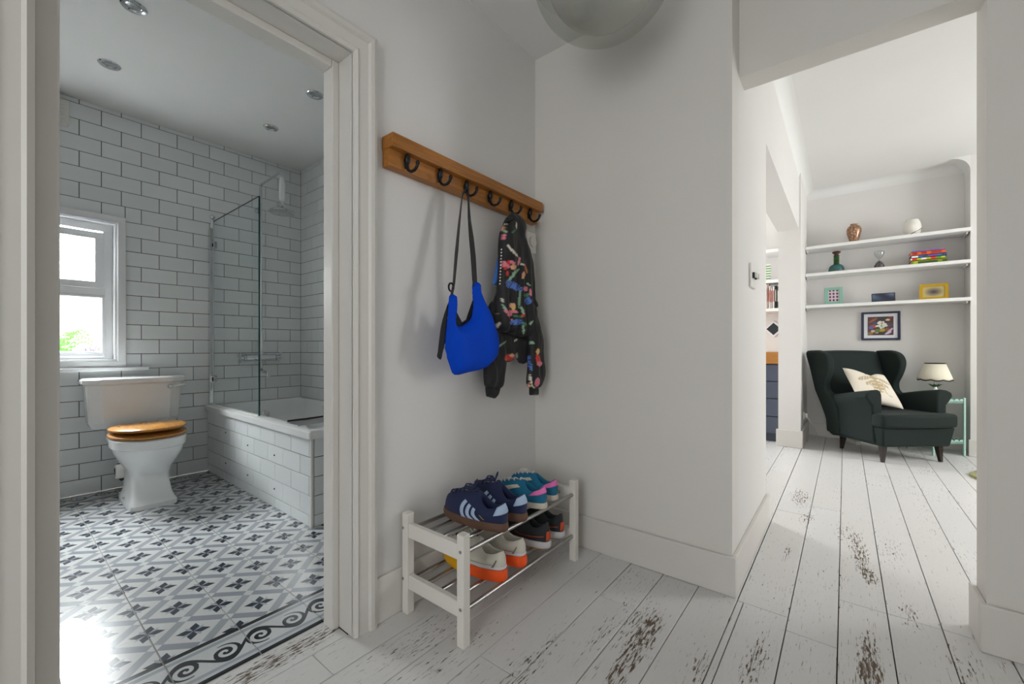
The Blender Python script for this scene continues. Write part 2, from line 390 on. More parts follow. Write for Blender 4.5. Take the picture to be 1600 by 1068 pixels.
# ---- floorboards
floor = struct(G().box(-2.2, 6.34, -3.4, 1.57, -.06, -.022).box(XF+.14, 6.34, 1.57, 3.34, -.06, -.022).build('floor', M['subfloor']))
rows = [1.565, 1.427, 1.285, 1.13, .974, .815, .659, .504, .350, .327, .173, .02, -.131, -.285, -.44, -.597]
y = -.597
while y > -3.25: y -= .155; rows.append(max(y, -3.26))
cuts = {.327: [2.237, 3.2], .173: [1.853, 3.41], .02: [2.218], -.131: [2.218, 4.22, 4.565], -.285: [2.22, 4.9], 1.427: [.695], .974: [1.05, .55], .659: [.3], .815: [1.62], .504: [.4, 4.2], 1.285: [.2]}
for i in range(len(rows)-1):
    ya, yb = rows[i+1], rows[i]; ck = [c for c in cuts if abs(c-yb) < .004]
    xs = [-2.06] + sorted((cuts[ck[0]] if ck else []) + [random.uniform(-1.5, -.4)] + ([random.uniform(4.8, 5.6)] if yb < .4 else [])) + [6.2 if yb < .38 else XF]
    if yb > 1.5: xs = [DX0, DX1]
    if yb > .34 and yb < .36: xs = [-2.06, 1.945]
    if abs(yb-.327) < .003: xs = sorted([x for x in xs if abs(x-2.237) > .01] + [1.945])
    for a, b in zip(xs[:-1], xs[1:]):
        if a > XF and yb > .35 and False: continue
        dz = random.uniform(-.0015, .0008); g = .0017
        if abs(yb-.327) < .003 and a > 1.9: yb = .350
        G().box(a+g*.7, b-g*.7, ya+g, yb-g, -.022, dz).build('plank', M['boards'], floor, False, .0012, 1)
y = .352
while y < 3.15:                                                             # kitchen side boards
    G().box((2.95 if y < .56 else XF+.14)+.002, 6.2, y+.0016, min(y+.155, 3.2)-.0016, -.022, random.uniform(-.0015, .0005)).build('plank', M['boards'], floor, False, .0012, 1); y += .155

# ---- bathroom shell with individual tiles
def tilemesh(w_, h_, key={}):
    k = (round(w_, 4), round(h_, 4))
    if k not in key:
        c, d = .0012, .006
        vs = [(0,0,0),(w_,0,0),(w_,0,h_),(0,0,h_),(0,-d+c,0),(w_,-d+c,0),(w_,-d+c,h_),(0,-d+c,h_),(c,-d,c),(w_-c,-d,c),(w_-c,-d,h_-c),(c,-d,h_-c)]
        fs = [(0,1,2,3),(0,4,5,1),(1,5,6,2),(2,6,7,3),(3,7,4,0),(4,8,9,5),(5,9,10,6),(6,10,11,7),(7,11,8,4),(8,11,10,9)]
        g = G(); g.add(vs, fs); me = g.mesh('tile'); me.materials.append(M['tile']); key[k] = me
    return key[k]
def lay(parent, L0, L1, Z0, Z1, joints, zrow, place, hole=None, rowh=.1115, pitch=.2225, gr=.0042):
    k = 0; 
    for zi, za in enumerate(zrow[:-1]):
        zb = zrow[zi+1]; off = joints[zi % 2]
        xs = [L0]; x = off + pitch*math.floor((L0-off)/pitch)
        while x < L1:
            if x > L0+.012: xs.append(x)
            x += pitch
        if xs[-1] > L1-.012: xs.pop()
        xs.append(L1)
        for a, b in zip(xs[:-1], xs[1:]):
            pieces = [(a, b, za, zb)]
            if hole:
                h0, h1, hz0, hz1 = hole
                if zb > hz0 and za < hz1 and b > h0 and a < h1:
                    pieces = []
                    if b > h1 + .01: pieces.append((h1, b, za, zb))
                    if a < h0 - .01: pieces.append((a, h0, za, zb))
                    if za < hz0 - .01: pieces.append((max(a, h0), min(b, h1), za, hz0))
                    if zb > hz1 + .01: pieces.append((max(a, h0), min(b, h1), hz1, zb))
                    pieces = [q for q in pieces if q[1]-q[0] > .008]
            for (pa, pb, qa, qb) in pieces:
                o = bpy.data.objects.new('tile', tilemesh(pb-pa-gr, qb-qa-gr)); COL.objects.link(o); o.parent = parent
                place(o, pa+gr/2, pb-gr/2, qa+gr/2); k += 1
    return k
zr = [i*.1115 for i in range(26)] + [BC]
WX0, WX1, WZ0, WZ1 = -.13, .655, .905, 2.03
wb = shell('wall_bathroom_back', [(-.9, WX0, YB+.006, YB+.2, 0, BC), (WX1, XB+.15, YB+.006, YB+.2, 0, BC), (WX0, WX1, YB+.006, YB+.2, 0, WZ0), (WX0, WX1, YB+.006, YB+.2, WZ1, BC)], M['grout'])
def pl_back(o, a, b, z): o.location = (a, YB+.0055, z)
lay(wb, -.35, XB, 0, BC, (.080, .1885), zr, pl_back, (WX0, WX1, WZ0, WZ1))
wr = shell('wall_bathroom_right', [(XB+.006, XF, 1.56, YB, 0, BC)], M['grout'])
def pl_right(o, a, b, z): o.rotation_euler = (0, 0, -PI/2); o.location = (XB+.0055, b, z)
lay(wr, 2.2, YB, 0, BC, (3.919, 4.036), [z for z in zr if z > .5], pl_right)
shell('wall_bathroom_left', [(-.9, -.8, 1.56, YB, 0, BC)], M['wall'])
bf = struct(G().box(-.8, XB+.006, 1.562, YB+.006, -.06, -.004).build('floor_bathroom', M['grout_floor']))
tm = {}
def ftile(x0, x1, y0, y1):
    k = (round(x1-x0, 4), round(y1-y0, 4))
    if k not in tm: g = G().box(0, k[0], 0, k[1], -.004, 0); me = g.mesh('floor_tile'); me.materials.append(M['encaustic']); tm[k] = me
    o = bpy.data.objects.new('tile', tm[k]); COL.objects.link(o); o.parent = bf; o.location = (x0, y0, random.uniform(-.0004, .0004))
ys = [1.57, 1.7775] + [2.0+TP*i for i in range(10)] + [4.055, YB]
xs = [TX0+TP*i for i in range(-5, 5)]
for xa in xs:
    for ya, yb in zip(ys[:-1], ys[1:]):
        if yb-ya < .02: continue
        ftile(xa+.0022, min(xa+TP, 1.9)-.0022, ya+.0007, yb-.0007)

# ---- bathroom window
win = struct(thing('window_1', 'white timber bathroom window with textured panes', 'window', (0, 0, 0)))
def wf(name, x0, x1, z0, z1, wd, y0, y1, mat=M['lac'], par=win, bev=.003):
    g = G().box(x0, x1, y0, y1, z0, z0+wd).box(x0, x1, y0, y1, z1-wd, z1).box(x0, x0+wd, y0, y1, z0+wd, z1-wd).box(x1-wd, x1, y0, y1, z0+wd, z1-wd)
    return g.build(name, mat, par, False, bev)
flat('pvc', (240,241,242), .35)
wf('casing', WX0, WX1, WZ0, WZ1, .045, YB-.022, YB+.19, M['pvc'])
wf('casing_bead', WX0+.045, WX1-.045, WZ0+.045, WZ1-.045, .016, YB-.008, YB+.18, M['pvc'])
wf('frame', WX0+.061, WX1-.061, WZ0+.061, WZ1-.061, .055, YB+.05, YB+.12, M['pvc'])
G().box(WX0+.1, WX1-.1, YB+.048, YB+.118, 1.437, 1.487).build('transom', M['pvc'], win, False, .003)
sash = wf('sash', WX0+.1, WX1-.112, 1.488, 1.90, .048, YB+.035, YB+.1, M['pvc'])
G().box(WX0+.14, WX1-.155, YB+.06, YB+.066, 1.53, 1.86).build('pane', M['obscure'], sash)
bead = wf('glazing_bead', WX0+.103, WX1-.105, .98, 1.436, .016, YB+.045, YB+.075, M['pvc'])
G().box(WX0+.11, WX1-.112, YB+.06, YB+.066, .99, 1.425).build('pane', M['glass'], bead)
G().box(WX0+.2, WX1-.34, YB+.02, YB+.036, 1.50, 1.515).build('handle', M['pvc'], sash, False, .003)
struct(G().box(WX0-.02, .787, YB-.045, YB+.05, .878, .905).build('trim_window_sill', M['pvc'], None, False, .006))
for nm, bx in (('window_2', (4.0, 5.4, -3.36, -3.3, .8, 2.65)), ('window_3', (4.1, 5.6, 3.24, 3.3, .9, 2.6))):
    x0, x1, y0, y1, z0, z1 = bx; g = G(); t = .06; xm = (x0+x1)/2
    for a in ((x0, x0+t), (xm-t/2, xm+t/2), (x1-t, x1)): g.box(a[0], a[1], y0, y1, z0, z1)
    for a in ((z0, z0+t), (z1-t, z1)): g.box(x0, x1, y0, y1, a[0], a[1])
    struct(g.build(nm, M['pvc']))
g = G(); g.box(-2.16, -2.1, -.75, -.68, .5, 2.5).box(-2.16, -2.1, .48, .55, .5, 2.5).box(-2.16, -2.1, -.75, .55, .5, .57).box(-2.16, -2.1, -.75, .55, 2.43, 2.5)
struct(g.build('added_window_frame', M['pvc']))  # assumed frame around the added hall fill light, never in view
# outside the bathroom: a rendered garden wall
m_, nt, p = base('weathered_render', .9); _, k = pos(nt)
nt.links.new(mix(nt, ((tex(nt, k, 8, 5, .6, (7,1,.8))-.3)*2).cl(), (206,196,178), (242,238,228)), p.inputs['Base Color']); M['render'] = m_
struct(G().box(-2.5, 3.5, 5.9, 6.0, 0, 2.55).build('wall_garden', M['render']))
shell('ground_garden', [(-2.5, 3.5, YB+.2, 6.0, -.1, .0)], M['render'])

# ------------------------------------------------------------------ shaping tools for soft things
def inflate(outline, D, sp, edge, y0, back=1.0, wr=0.0, seed=0, fn=None):
    """closed outline in (x, z) -> soft body of real thickness around the plane y = y0"""
    n = len(outline); pts = []
    for i in range(n):                                          # resample the outline
        a, b = Vector(outline[i]), Vector(outline[(i+1) % n]); k = max(1, int((b-a).length/sp))
        pts += [a.lerp(b, j/k) for j in range(k)]
    nb = len(pts); edges = [(i, (i+1) % nb) for i in range(nb)]
    x0 = min(p.x for p in pts); x1 = max(p.x for p in pts); z0 = min(p.y for p in pts); z1 = max(p.y for p in pts)
    def inside(q):
        c = False
        for i in range(nb):
            a, b = pts[i], pts[i-1]
            if (a.y > q.y) != (b.y > q.y) and q.x < (b.x-a.x)*(q.y-a.y)/(b.y-a.y)+a.x: c = not c
        return c
    def dist(q):
        m = 9
        for i in range(nb):
            a, b = pts[i], pts[(i+1) % nb]; d = b-a; t = max(0, min(1, (q-a).dot(d)/max(d.length_squared, 1e-9))); m = min(m, (a+d*t-q).length)
        return m
    ins = []; z = z0; r = 0
    while z < z1:
        x = x0 + (r % 2)*sp/2
        while x < x1:
            q = Vector((x, z))
            if inside(q):
                d = dist(q)
                if d > sp*.45: ins.append((q, d))
            x += sp
        z += sp*.87; r += 1
    vv, ee, ff = delaunay_2d_cdt([Vector(p) for p in pts] + [q for q, d in ins], edges, [], 1, 1e-5)[:3]
    dd = {}
    def h(q):
        d = dist(q); t = min(1, d/edge); return math.sqrt(max(0, 1-(1-t)**2))
    g = G(); fr = []; bk = []
    for q in vv:
        t = h(q); wv = 0
        if wr: wv = wr*t*(noise.noise((q.x*16+seed, q.y*5, seed)) + .5*noise.noise((q.x*40+seed, q.y*14, seed+3)))
        e = fn(q.x, q.y) if fn else 0
        fr.append((q.x, y0+e-D*t+wv, q.y)); bk.append((q.x, y0+e+D*back*t+wv*.3, q.y))
    m = len(vv)
    fs = [tuple(f) for f in ff] + [tuple(i+m for i in reversed(f)) for f in ff]
    g.add(fr+bk, fs); return g
def crop(ox, oy, s, pts, Y): return [W(ox+x/s, oy+y/s, Y) for x, y in pts]
def local(g, loc): g.v = [(a-loc[0], b-loc[1], c-loc[2]) for a, b, c in g.v]; return g
def smoothpoly(pts, k=3):
    out = []; n = len(pts)
    for i in range(n):
        p0, p1, p2, p3 = [Vector(pts[(i+j-1) % n]) for j in range(4)]
        for t in [j/k for j in range(k)]:
            out.append(tuple(.5*((2*p1)+(p2-p0)*t+(2*p0-5*p1+4*p2-p3)*t*t+(3*p1-p0-3*p2+p3)*t**3)))
    return out
def paintv(o, fn):
    me = o.data; ca = me.color_attributes.new('print', 'FLOAT_COLOR', 'POINT')
    for i, v in enumerate(me.vertices): ca.data[i].color = srgb(fn(v.co))
def ell(px_, py_, c):                                          # (cx, cy, rx, ry, angle) test
    a = math.radians(c[4]); dx, dy = px_-c[0], py_-c[1]; x = dx*math.cos(a)+dy*math.sin(a); y = -dx*math.sin(a)+dy*math.cos(a)
    return (x/c[2])**2+(y/c[3])**2 < 1

# ------------------------------------------------------------------ coat rack
RX0, RX1 = .953, 1.938
cr = thing('coat_rack', 'varnished pine wall rack with six black iron hooks', 'coat rack', (RX0, YC, 1.745))
g = G().box(0, RX1-RX0, -.042, 0, 0, .115); g.build('board', M['pine'], cr, False, .004)
G().box(-.003, RX1-RX0+.012, -.072, 0, .066, .119).build('rail', M['pine'], cr, False, .004)
def hook():
    g = G(); g.ball((0, -.044, -.004), .014, 12, 8, (.9, .35, 1.6)); g.ball((0, -.054, .010), .012, 12, 10, (1, .95, 1.9))
    g.tube([(0,-.05,.0),(0,-.052,-.02),(0,-.06,-.036),(0,-.078,-.046),(0,-.098,-.044),(0,-.112,-.034),(0,-.117,-.022)], [.007,.007,.0065,.006,.006,.006,.0065], 10)
    g.ball((0, -.117, -.02), .0085); return g
hm = None
for hx in (1.031, 1.203, 1.362, 1.524, 1.688, 1.852):
    if hm is None:
        o = hook().build('hook', M['black_iron'], cr, True); hm = o.data
    else: o = bpy.data.objects.new('hook', hm); COL.objects.link(o); o.parent = cr
    o.location = (hx-RX0, 0, .036)

# ------------------------------------------------------------------ blue bag
BY = 1.268; L = (1.33, BY, .95)
bag = thing('shoulder_bag', 'cobalt blue sling bag hanging from pine coat rack by black strap', 'bag', L)
C3 = (670, 430, 5.084); C2 = (660, 280, 5.34)
ol = smoothpoly(crop(*C3, [(347,60),(392,60),(400,135),(432,205),(478,310),(522,430),(541,540),(530,640),(482,700),(430,742),(320,768),(205,790),(165,715),(135,600),(133,510),(150,330),(165,160),(206,160),(212,250),(204,330),(205,392),(250,404),(300,378),(338,335),(356,240),(350,150)], BY), 3)
fold = lambda x, z: .012*math.sin((x*38+z*9))*(1 if z < 1.3 else .4)
local(inflate(ol, .045, .012, .07, BY, .55, .006, 3), L).build('body', M['bag'], bag, True)
ln = crop(*C3, [(198,255),(212,262),(270,372),(300,350),(362,168),(376,170),(378,400),(300,470),(215,460),(190,395)], BY+.014)
local(inflate(ln, .006, .014, .02, BY+.018), L).build('lining', M['black_web'], bag, True)
hem = crop(*C3, [(205,762),(320,738),(432,712),(484,676),(490,688),(436,727),(322,754),(208,779)], BY)
g = G(); 
pts_l = [(*W(C2[0]+x/C2[2], C2[1]+y/C2[2], yy), yy) for x, y, yy in [(372,75,1.302),(345,100,1.300),(330,150,1.298),(310,330,1.29),(285,600,1.28),(262,870,1.27),(244,965,1.262)]]
def web(pts, wdt, thick, twist):
    g = G(); rings = []
    for k, (x, z, y) in enumerate(pts):
        a = twist[k]; dx, dy = math.cos(a)*wdt/2, math.sin(a)*wdt/2; ex, ey = -math.sin(a)*thick/2, math.cos(a)*thick/2
        rings.append([(x-dx-ex, y-dy-ey, z), (x+dx-ex, y+dy-ey, z), (x+dx+ex, y+dy+ey, z), (x-dx+ex, y-dy+ey, z)])
    return g.loft(rings)
local(web(pts_l, .036, .003, [1.2,1.2,.9,1.0,1.15,1.05,.6]), L).build('strap', M['black_web'], bag)
pts_r = [(*W(C2[0]+x/C2[2], C2[1]+y/C2[2], yy), yy) for x, y, yy in [(358,70,1.302),(376,96,1.300),(383,180,1.298),(392,330,1.29),(408,480,1.282),(424,640,1.274),(436,840,1.266),(444,900,1.262)]]
local(web(pts_r, .036, .003, [1.2,1.1,.9,.45,.2,.15,.2,.2]), L).build('strap', M['black_web'], bag)
bx, bz = W(C2[0]+240/C2[2], C2[1]+900/C2[2], BY-.005)
g = G().tube([(bx+.014*math.cos(a*PI/6), BY-.005, bz+.017*math.sin(a*PI/6)) for a in range(13)], .004, 8); local(g, L).build('buckle', M['black_iron'], bag, True)
tl = smoothpoly(crop(*C3, [(165,200),(125,300),(95,420),(72,610),(66,645),(98,670),(112,610),(133,520),(150,330)], BY+.005), 2)
local(inflate(tl, .006, .012, .015, BY+.006), L).build('strap_tail', M['black_web'], bag, True)

# ------------------------------------------------------------------ floral jacket
JY = 1.325; L = (1.68, JY, .85)
jk = thing('hooded_jacket', 'black hooded jacket with pink and blue tropical flower print on coat rack', 'jacket', L)
M['jacket'] = vcol('floral_print_fabric', .6, .1, 500)
pink, red, peach, white, green, pale, blue, blk = (232,132,150), (214,58,52), (236,178,140), (226,222,206), (64,132,84), (150,190,158), (88,126,206), (19,19,22)
MOT = [(791,415,6,4,20,pink),(787,411,4,3,-40,pink),(795,410,4,3,50,red),(790,419,3,2.5,0,red),(802.5,417,5,4,-20,peach),(801,410,5,2.5,20,pink),(792.7,427,2,4,0,red),
 (800,432,15,2.2,-50,pale),(806,424,7,2,-35,pale),(801.5,392,12,2,47,white),(795,385,5,1.5,55,white),(811,408,2,7,10,(206,130,140)),
 (803,446,14,5.5,27,blue),(795,446,6,3,20,blue),(812,451,6,4,40,blue),(788,370,2.5,6,5,pink),(786,357,3,5,20,peach),(790,350,4,1.2,-20,white),(803,361,5,1.4,-40,green),(789,360,5,1.6,35,pale),(807,352,1.2,5,0,white),
 (816,413,4,1.6,5,white),(800.5,477,5,4,0,peach),(803,481,3,3,0,(228,198,110)),(797,489,3.2,6,20,pink),(791,486,3,4,-30,pink),(805,487,5,2.5,10,pink),(818,492,3,2.2,0,red),(800,500,2,3,0,pink),
 (807,503,11,4.6,-8,blue),(788,480,2,6,-30,pale),(785,469,2,4,-35,white),(811.5,468,2,14,5,pale),(816,484,2,7,-30,pale),(810,494,8,2,10,green),(820,506,3,3,0,green),(818,514,1.6,8,-8,pale),(778,507.5,6,2.6,-50,white),(776,513,3,1.4,-30,(190,160,120)),(777,490,3,1,-8,(150,130,100)),
 (825.5,470,6,6,0,blue),(821,451,3,4,0,pink),(823,460.5,5,2.6,0,green),(826,444,4,1.4,40,pale),(829,456,1.8,6,-10,pink),(818,430,2.5,6,10,peach),(822,420,1.6,7,-15,(200,110,60)),(830,504,5,1.4,-45,pale),(831,535,4.5,2.2,8,pale),(841,561,3.6,8,-12,red),(843,568,4,4,0,pink),(840.5,549,2.6,5,10,(226,188,120)),(828,570,3.2,9,-15,blue),(826,560,2.5,6,0,blue),
 (829.5,592,1.6,11,-12,white),(833,604,4,1.5,40,white),(839.5,597,4,7,10,pink),(826.5,601,3,4,0,peach),(796,558,7,5,0,red),(800,555,4,3,0,peach),(791,561,3,2,0,(230,90,60)),(784,538,9,1.2,-38,pale),(806,531,3,1.2,-40,white),(807,555,2,3,0,white),(776,611,1.5,5,8,white),(767,611,1,4,-5,(60,60,66))]
def jcol(off):
    def f(co):
        u, v = PR(co.x+L[0], co.y+L[1], co.z+L[2])
        q = blk
        for c in MOT:
            if ell(u, v, c): 
                q = c[5]
                if q == blue and math.sin((u+v*.6)*1.6) > .8: q = (30,44,84)
        return q
    return f
def jpart(name, pts, Y, D, seed, mat='jacket', edge=.04, wr=.008, par=jk, k=2, cr_=C3, sp=.0055, fn=None):
    ol = smoothpoly(crop(*cr_, pts, Y), k)
    g = inflate(ol, D, sp, edge, Y, .7, wr, seed, fn); o = local(g, L).build(name, M[mat], par, True)
    if mat == 'jacket': paintv(o, jcol(0))
    return o
top2 = lambda x, y: ((660+x/5.34-670)*5.084, (280+y/5.34-430)*5.084)
body = [top2(*q) for q in [(752,285),(800,310),(836,370),(842,430),(832,480),(868,580),(895,690),(908,860),(912,1000)]] + [(835,250),(800,300),(790,420),(775,490),(700,485),(620,455),(528,432)] + [(520,300),(545,120)] + [top2(*q) for q in [(625,860),(640,700),(645,560),(655,440),(690,345),(720,300)]]
pleat = lambda x, z: .010*math.sin(x*95 + z*6)*max(0, min(1, (1.62-z)*3))
jpart('body', body, JY-.012, .042, 1, fn=pleat)
jpart('lower_layer', [(540,440),(640,460),(770,480),(785,560),(780,690),(715,695),(695,640),(690,600),(660,680),(605,685),(560,660),(545,580)], JY+.012, .022, 5)
jpart('sleeve', [(475,250),(520,200),(545,300),(560,460),(590,560),(606,690),(586,850),(560,900),(520,905),(455,890),(441,840),(440,740),(455,600),(470,420)], JY+.012, .034, 7, edge=.05, wr=.012)
jpart('sleeve', [(770,190),(835,240),(850,330),(872,420),(895,520),(893,600),(908,720),(909,800),(880,880),(840,905),(805,900),(782,860),(790,750),(796,600),(780,420),(765,300)], JY-.03, .034, 9, edge=.045, wr=.010)
jpart('cuff', [(452,880),(560,885),(545,950),(520,978),(460,962)], JY+.012, .02, 4, 'black_web', .02, .006, k=1)
jpart('cuff', [(802,890),(864,890),(864,950),(802,952)], JY-.03, .02, 4, 'black_web', .02, .004, k=1)
jpart('hood', [top2(*q) for q in [(750,278),(790,320),(835,345),(842,400),(826,470),(800,440),(770,360),(730,345),(690,370),(668,400),(690,340),(720,295)]], JY-.035, .022, 11, edge=.03)
jpart('lining', [top2(*q) for q in [(648,560),(668,600),(660,860),(600,880),(585,870),(605,760),(628,640)]], JY+.008, .012, 2, 'lining_blue', .02, .003)
jpart('lining', [(835,290),(860,380),(893,470),(898,530),(890,600),(870,560),(860,440)], JY+.0, .012, 2, 'lining_blue', .02, .003)
g = G()
for i in range(12):
    x, z = W(660+(660-i*1.2)/5.34, 280+(585+i*26)/5.34, JY-.035); g.ball((x, JY-.035, z), .0045, 6, 4)
local(g, L).build('zip_trim', M['lac'], jk, True)

# ------------------------------------------------------------------ bath
BX0, BY0 = 1.178, 2.43
def rrect(x0, x1, y0, y1, r, z, n=6):
    out = []
    for cx, cy, a0 in ((x1-r, y1-r, 0), (x0+r, y1-r, 90), (x0+r, y0+r, 180), (x1-r, y0+r, 270)):
        for i in range(n+1): a = math.radians(a0+90*i/n); out.append((cx+r*math.cos(a), cy+r*math.sin(a), z))
    return out
bt = thing('bathtub', 'white fitted bath with tiled side panels', 'bathtub', (BX0, BY0, 0))
X1, Y1 = XB-.001, YB-.001
rg = [rrect(BX0-.022, X1, BY0-.022, Y1, .012, .52), rrect(BX0-.022, X1, BY0-.022, Y1, .012, .558), rrect(BX0-.016, X1-.004, BY0-.016, Y1-.004, .012, .564),
      rrect(BX0+.06, X1-.055, BY0+.07, Y1-.08, .13, .564), rrect(BX0+.07, X1-.065, BY0+.085, Y1-.09, .13, .55), rrect(BX0+.12, X1-.115, BY0+.28, Y1-.14, .15, .2), rrect(BX0+.16, X1-.155, BY0+.36, Y1-.2, .14, .16)]
local(G().loft(rg, False, True), (BX0, BY0, 0)).build('tub', M['ceramic'], bt, True)
g = G().box(BX0+.006, X1, BY0+.006, BY0+.03, 0, .52).box(BX0+.006, BX0+.03, BY0+.03, Y1, 0, .52); pan = local(g, (BX0, BY0, 0)).build('panel', M['grout'], bt)
zp = [0, .067, .181, .293, .408, .5195]
def pl_side(o, a, b, z): o.rotation_euler = (0, 0, -PI/2); o.location = (.0055, b-BY0, z)
def pl_end(o, a, b, z): o.location = (a-BX0, .0055, z)
lay(pan, BY0+.008, Y1, 0, .52, (2.465-.004, 2.578-.004), zp, pl_side, pitch=.2325)
lay(pan, BX0+.016, X1, 0, .52, (1.52, 1.41), zp, pl_end)
G().box(-.001, .014, -.001, .008, 0, .5195).build('corner_bead', M['plastic'], bt, False, .002)
for yy, zz in ((3.735+.09, .38), (3.38, .345), (2.93, .345), (3.735+.09, .14), (3.38, .13), (2.93, .125)): G().ball((-.001, yy-BY0, zz), .006, 8, 6).build('panel_screw', M['rubber'], bt, True)
g = G().lathe([(.001,0),(.038,0),(.038,.008),(.03,.014),(.001,.016)], (1.585-BX0, Y1-.118-BY0, .44), 24, '-y'); g.ball((1.585-BX0, Y1-.14-BY0, .44), .008)
g.build('overflow', M['chrome'], bt, True)

# shower screen
sc = thing('shower_screen', 'clear hinged glass bath screen with chrome post', 'shower screen', (1.2, 4.22, .564))
G().box(-.004, .004, -.98, -.03, .006, 1.556).build('pane', M['glass'], sc)
ed = G().box(-.005, .005, -.986, -.98, .006, 1.556); ed.build('glass_edge', M['glass_edge'], sc)
G().box(-.0035, .0035, -.98, -.03, 1.556, 1.559).build('top_edge', M['glass_edge'], sc)
G().box(-.009, .009, -.98, -.01, 0, .007).build('seal', M['plastic'], sc)
G().lathe([(.012,0),(.012,1.56),(.016,1.565),(.016,1.575),(.008,1.58)], (0, 0, 0), 16).box(-.022, -.002, -.012, .034, .0, 1.5).build('post', M['chrome'], sc, True)
G().ball((0, 0, 1.597), .019, 14, 10).build('finial', M['chrome'], sc, True)
for z in (1.352, .221):
    h = G().box(-.014, .014, -.075, -.01, z-.03, z+.03).build('hinge', M['chrome'], sc, False, .006, 3)
    g = G(); g.lathe([(.02,0),(.026,.006),(.018,.012)], (-.014, -.055, z), 16, 'x'); g.build('hinge_cap', M['chrome'], h, True)

# shower set on the window wall
sx = 1.57; L = (sx, YB-.012, .96)
sh = thing('shower_mixer', 'chrome exposed bath shower mixer with riser pipe and rain head', 'shower', L)
yw = -.055
G().tube([(0, yw, .02), (0, yw, 1.565), (0, yw-.004, 1.58), (0, yw-.02, 1.586), (0, -.2, 1.588), (0, -.44, 1.592), (0, -.478, 1.586), (0, -.497, 1.565), (0, -.5, 1.54)], .0105, 12).build('riser', M['chrome'], sh, True)
g = G().lathe([(.028,-.0115),(.028,.004),(.028,.01),(.012,.016),(.010,.055)], (0, 0, 1.36), 18, '-y'); g.build('wall_bracket', M['chrome'], sh, True)
G().lathe([(.014,1.545),(.021,1.53),(.024,1.45),(.024,1.37),(.02,1.345),(.012,1.34)], (0, -.5, 0), 18).build('ceramic_handle', M['ceramic'], sh, True)
G().lathe([(.012,1.345),(.018,1.335),(.014,1.315),(.022,1.295),(.05,1.272),(.088,1.26),(.1,1.25),(.1,1.24),(.09,1.235),(.001,1.236)], (0, -.5, 0), 32).build('shower_head', M['chrome'], sh, True)
g = G().lathe([(.03,-.13),(.03,.13)], (0, yw, 0), 16, 'x', True)
b = g.build('body', M['chrome'], sh, True)
for s_ in (-1, 1):
    g = G().lathe([(.012, .115*s_), (.03, .12*s_), (.03, .135*s_), (.014, .14*s_), (.014, .175*s_)], (0, yw, 0), 16, 'x')
    for a in range(4):
        c, s2 = math.cos(a*PI/2+.4), math.sin(a*PI/2+.4); g.tube([(.168*s_, yw, 0), (.168*s_, yw+.036*c, .036*s2)], [.008, .009], 8); g.ball((.168*s_, yw+.038*c, .038*s2), .011, 8, 6)
    g.build('cross_handle', M['chrome'], b, True)
    G().lathe([(.03,-.0115),(.03,.004),(.02,.01),(.016,.05)], (.075*s_, 0, 0), 14, '-y').build('wall_flange', M['chrome'], sh, True)
G().lathe([(.02,.025),(.024,.05),(.014,.06),(.016,.1),(.012,.11)], (0, yw, 0), 14).lathe([(.024,.08),(.02,.11),(.02,.19),(.014,.215)], (0, yw, .02), 14).build('diverter', M['ceramic'], sh, True)
G().tube([(0, yw, -.01), (0, yw, -.1), (0, yw-.03, -.125), (0, yw-.1, -.13), (0, yw-.15, -.135), (0, yw-.165, -.155), (0, yw-.166, -.17)], .015, 12).build('spout', M['chrome'], sh, True)

# things on the bath rim by the doorway
rk = thing('bath_rack', 'grey wire bath rack lying on the bath rim', 'bath rack', (1.56, 2.70, .567))
g = G()
for i in range(7): g.tube([(-.37, -.075+i*.025, .006), (.37, -.075+i*.025, .006)], .003, 6)
for x in (-.37, -.2, 0, .2, .37): g.tube([(x, -.08, .003), (x, .08, .003)], .003, 6)
flat('wire_grey', (170,172,174), .4); g.build('wires', M['wire_grey'], rk, True)
flat('purple', (96,44,110), .4)
tag(G().lathe([(.012,0),(.016,.01),(.016,.09),(.008,.1),(.008,.12)], (1.40, 2.69, .5765), 12).build('bottle', M['purple'], None, True), 'small purple bottle standing on the bath rack', 'bottle')
bb = thing('back_brush', 'wooden bath brush with pale head resting on the bath rack', 'brush', (1.30, 2.745, .577))
G().tube([(-.12, 0, .012), (.0, 0, .010), (.12, 0, .012)], [.006, .007, .006], 8).build('handle', M['darkwood'], bb, True)
G().ball((.15, 0, .016), .022, 12, 8, (1.3, 1, .7)).build('head', M['paper'], bb, True)

# ------------------------------------------------------------------ toilet
TX = .692
wc = thing('toilet', 'white close coupled toilet with golden oak seat', 'toilet', (TX, 4.262, 0))
def octo(hx, y0, y1, c, z): return [(-hx, y1, z), (-hx, y0+c*.55, z), (-hx+c, y0, z), (hx-c, y0, z), (hx, y0+c*.55, z), (hx, y1, z)]
G().loft([octo(.235, -.185, 0, .07, .475), octo(.252, -.2, 0, .07, .52), octo(.268, -.21, 0, .075, .79)]).build('cistern', M['ceramic'], wc, False, .012, 3)
G().loft([octo(.268, -.21, 0, .075, .786), octo(.289, -.226, 0, .085, .796), octo(.289, -.226, 0, .085, .824), octo(.27, -.21, 0, .085, .835)]).build('cistern_lid', M['ceramic'], wc, False, .006, 3)
def sup(rx, ry, cy, z, e=2.4, n=40, egg=0, cx=0):
    out = []
    for i in range(n):
        a = 2*PI*i/n; c, s_ = math.cos(a), math.sin(a)
        x = rx*math.copysign(abs(c)**(2/e), c); y = ry*math.copysign(abs(s_)**(2/e), s_)
        x *= 1+egg*(y/ry)
        out.append((cx+x, cy+y, z))
    return out
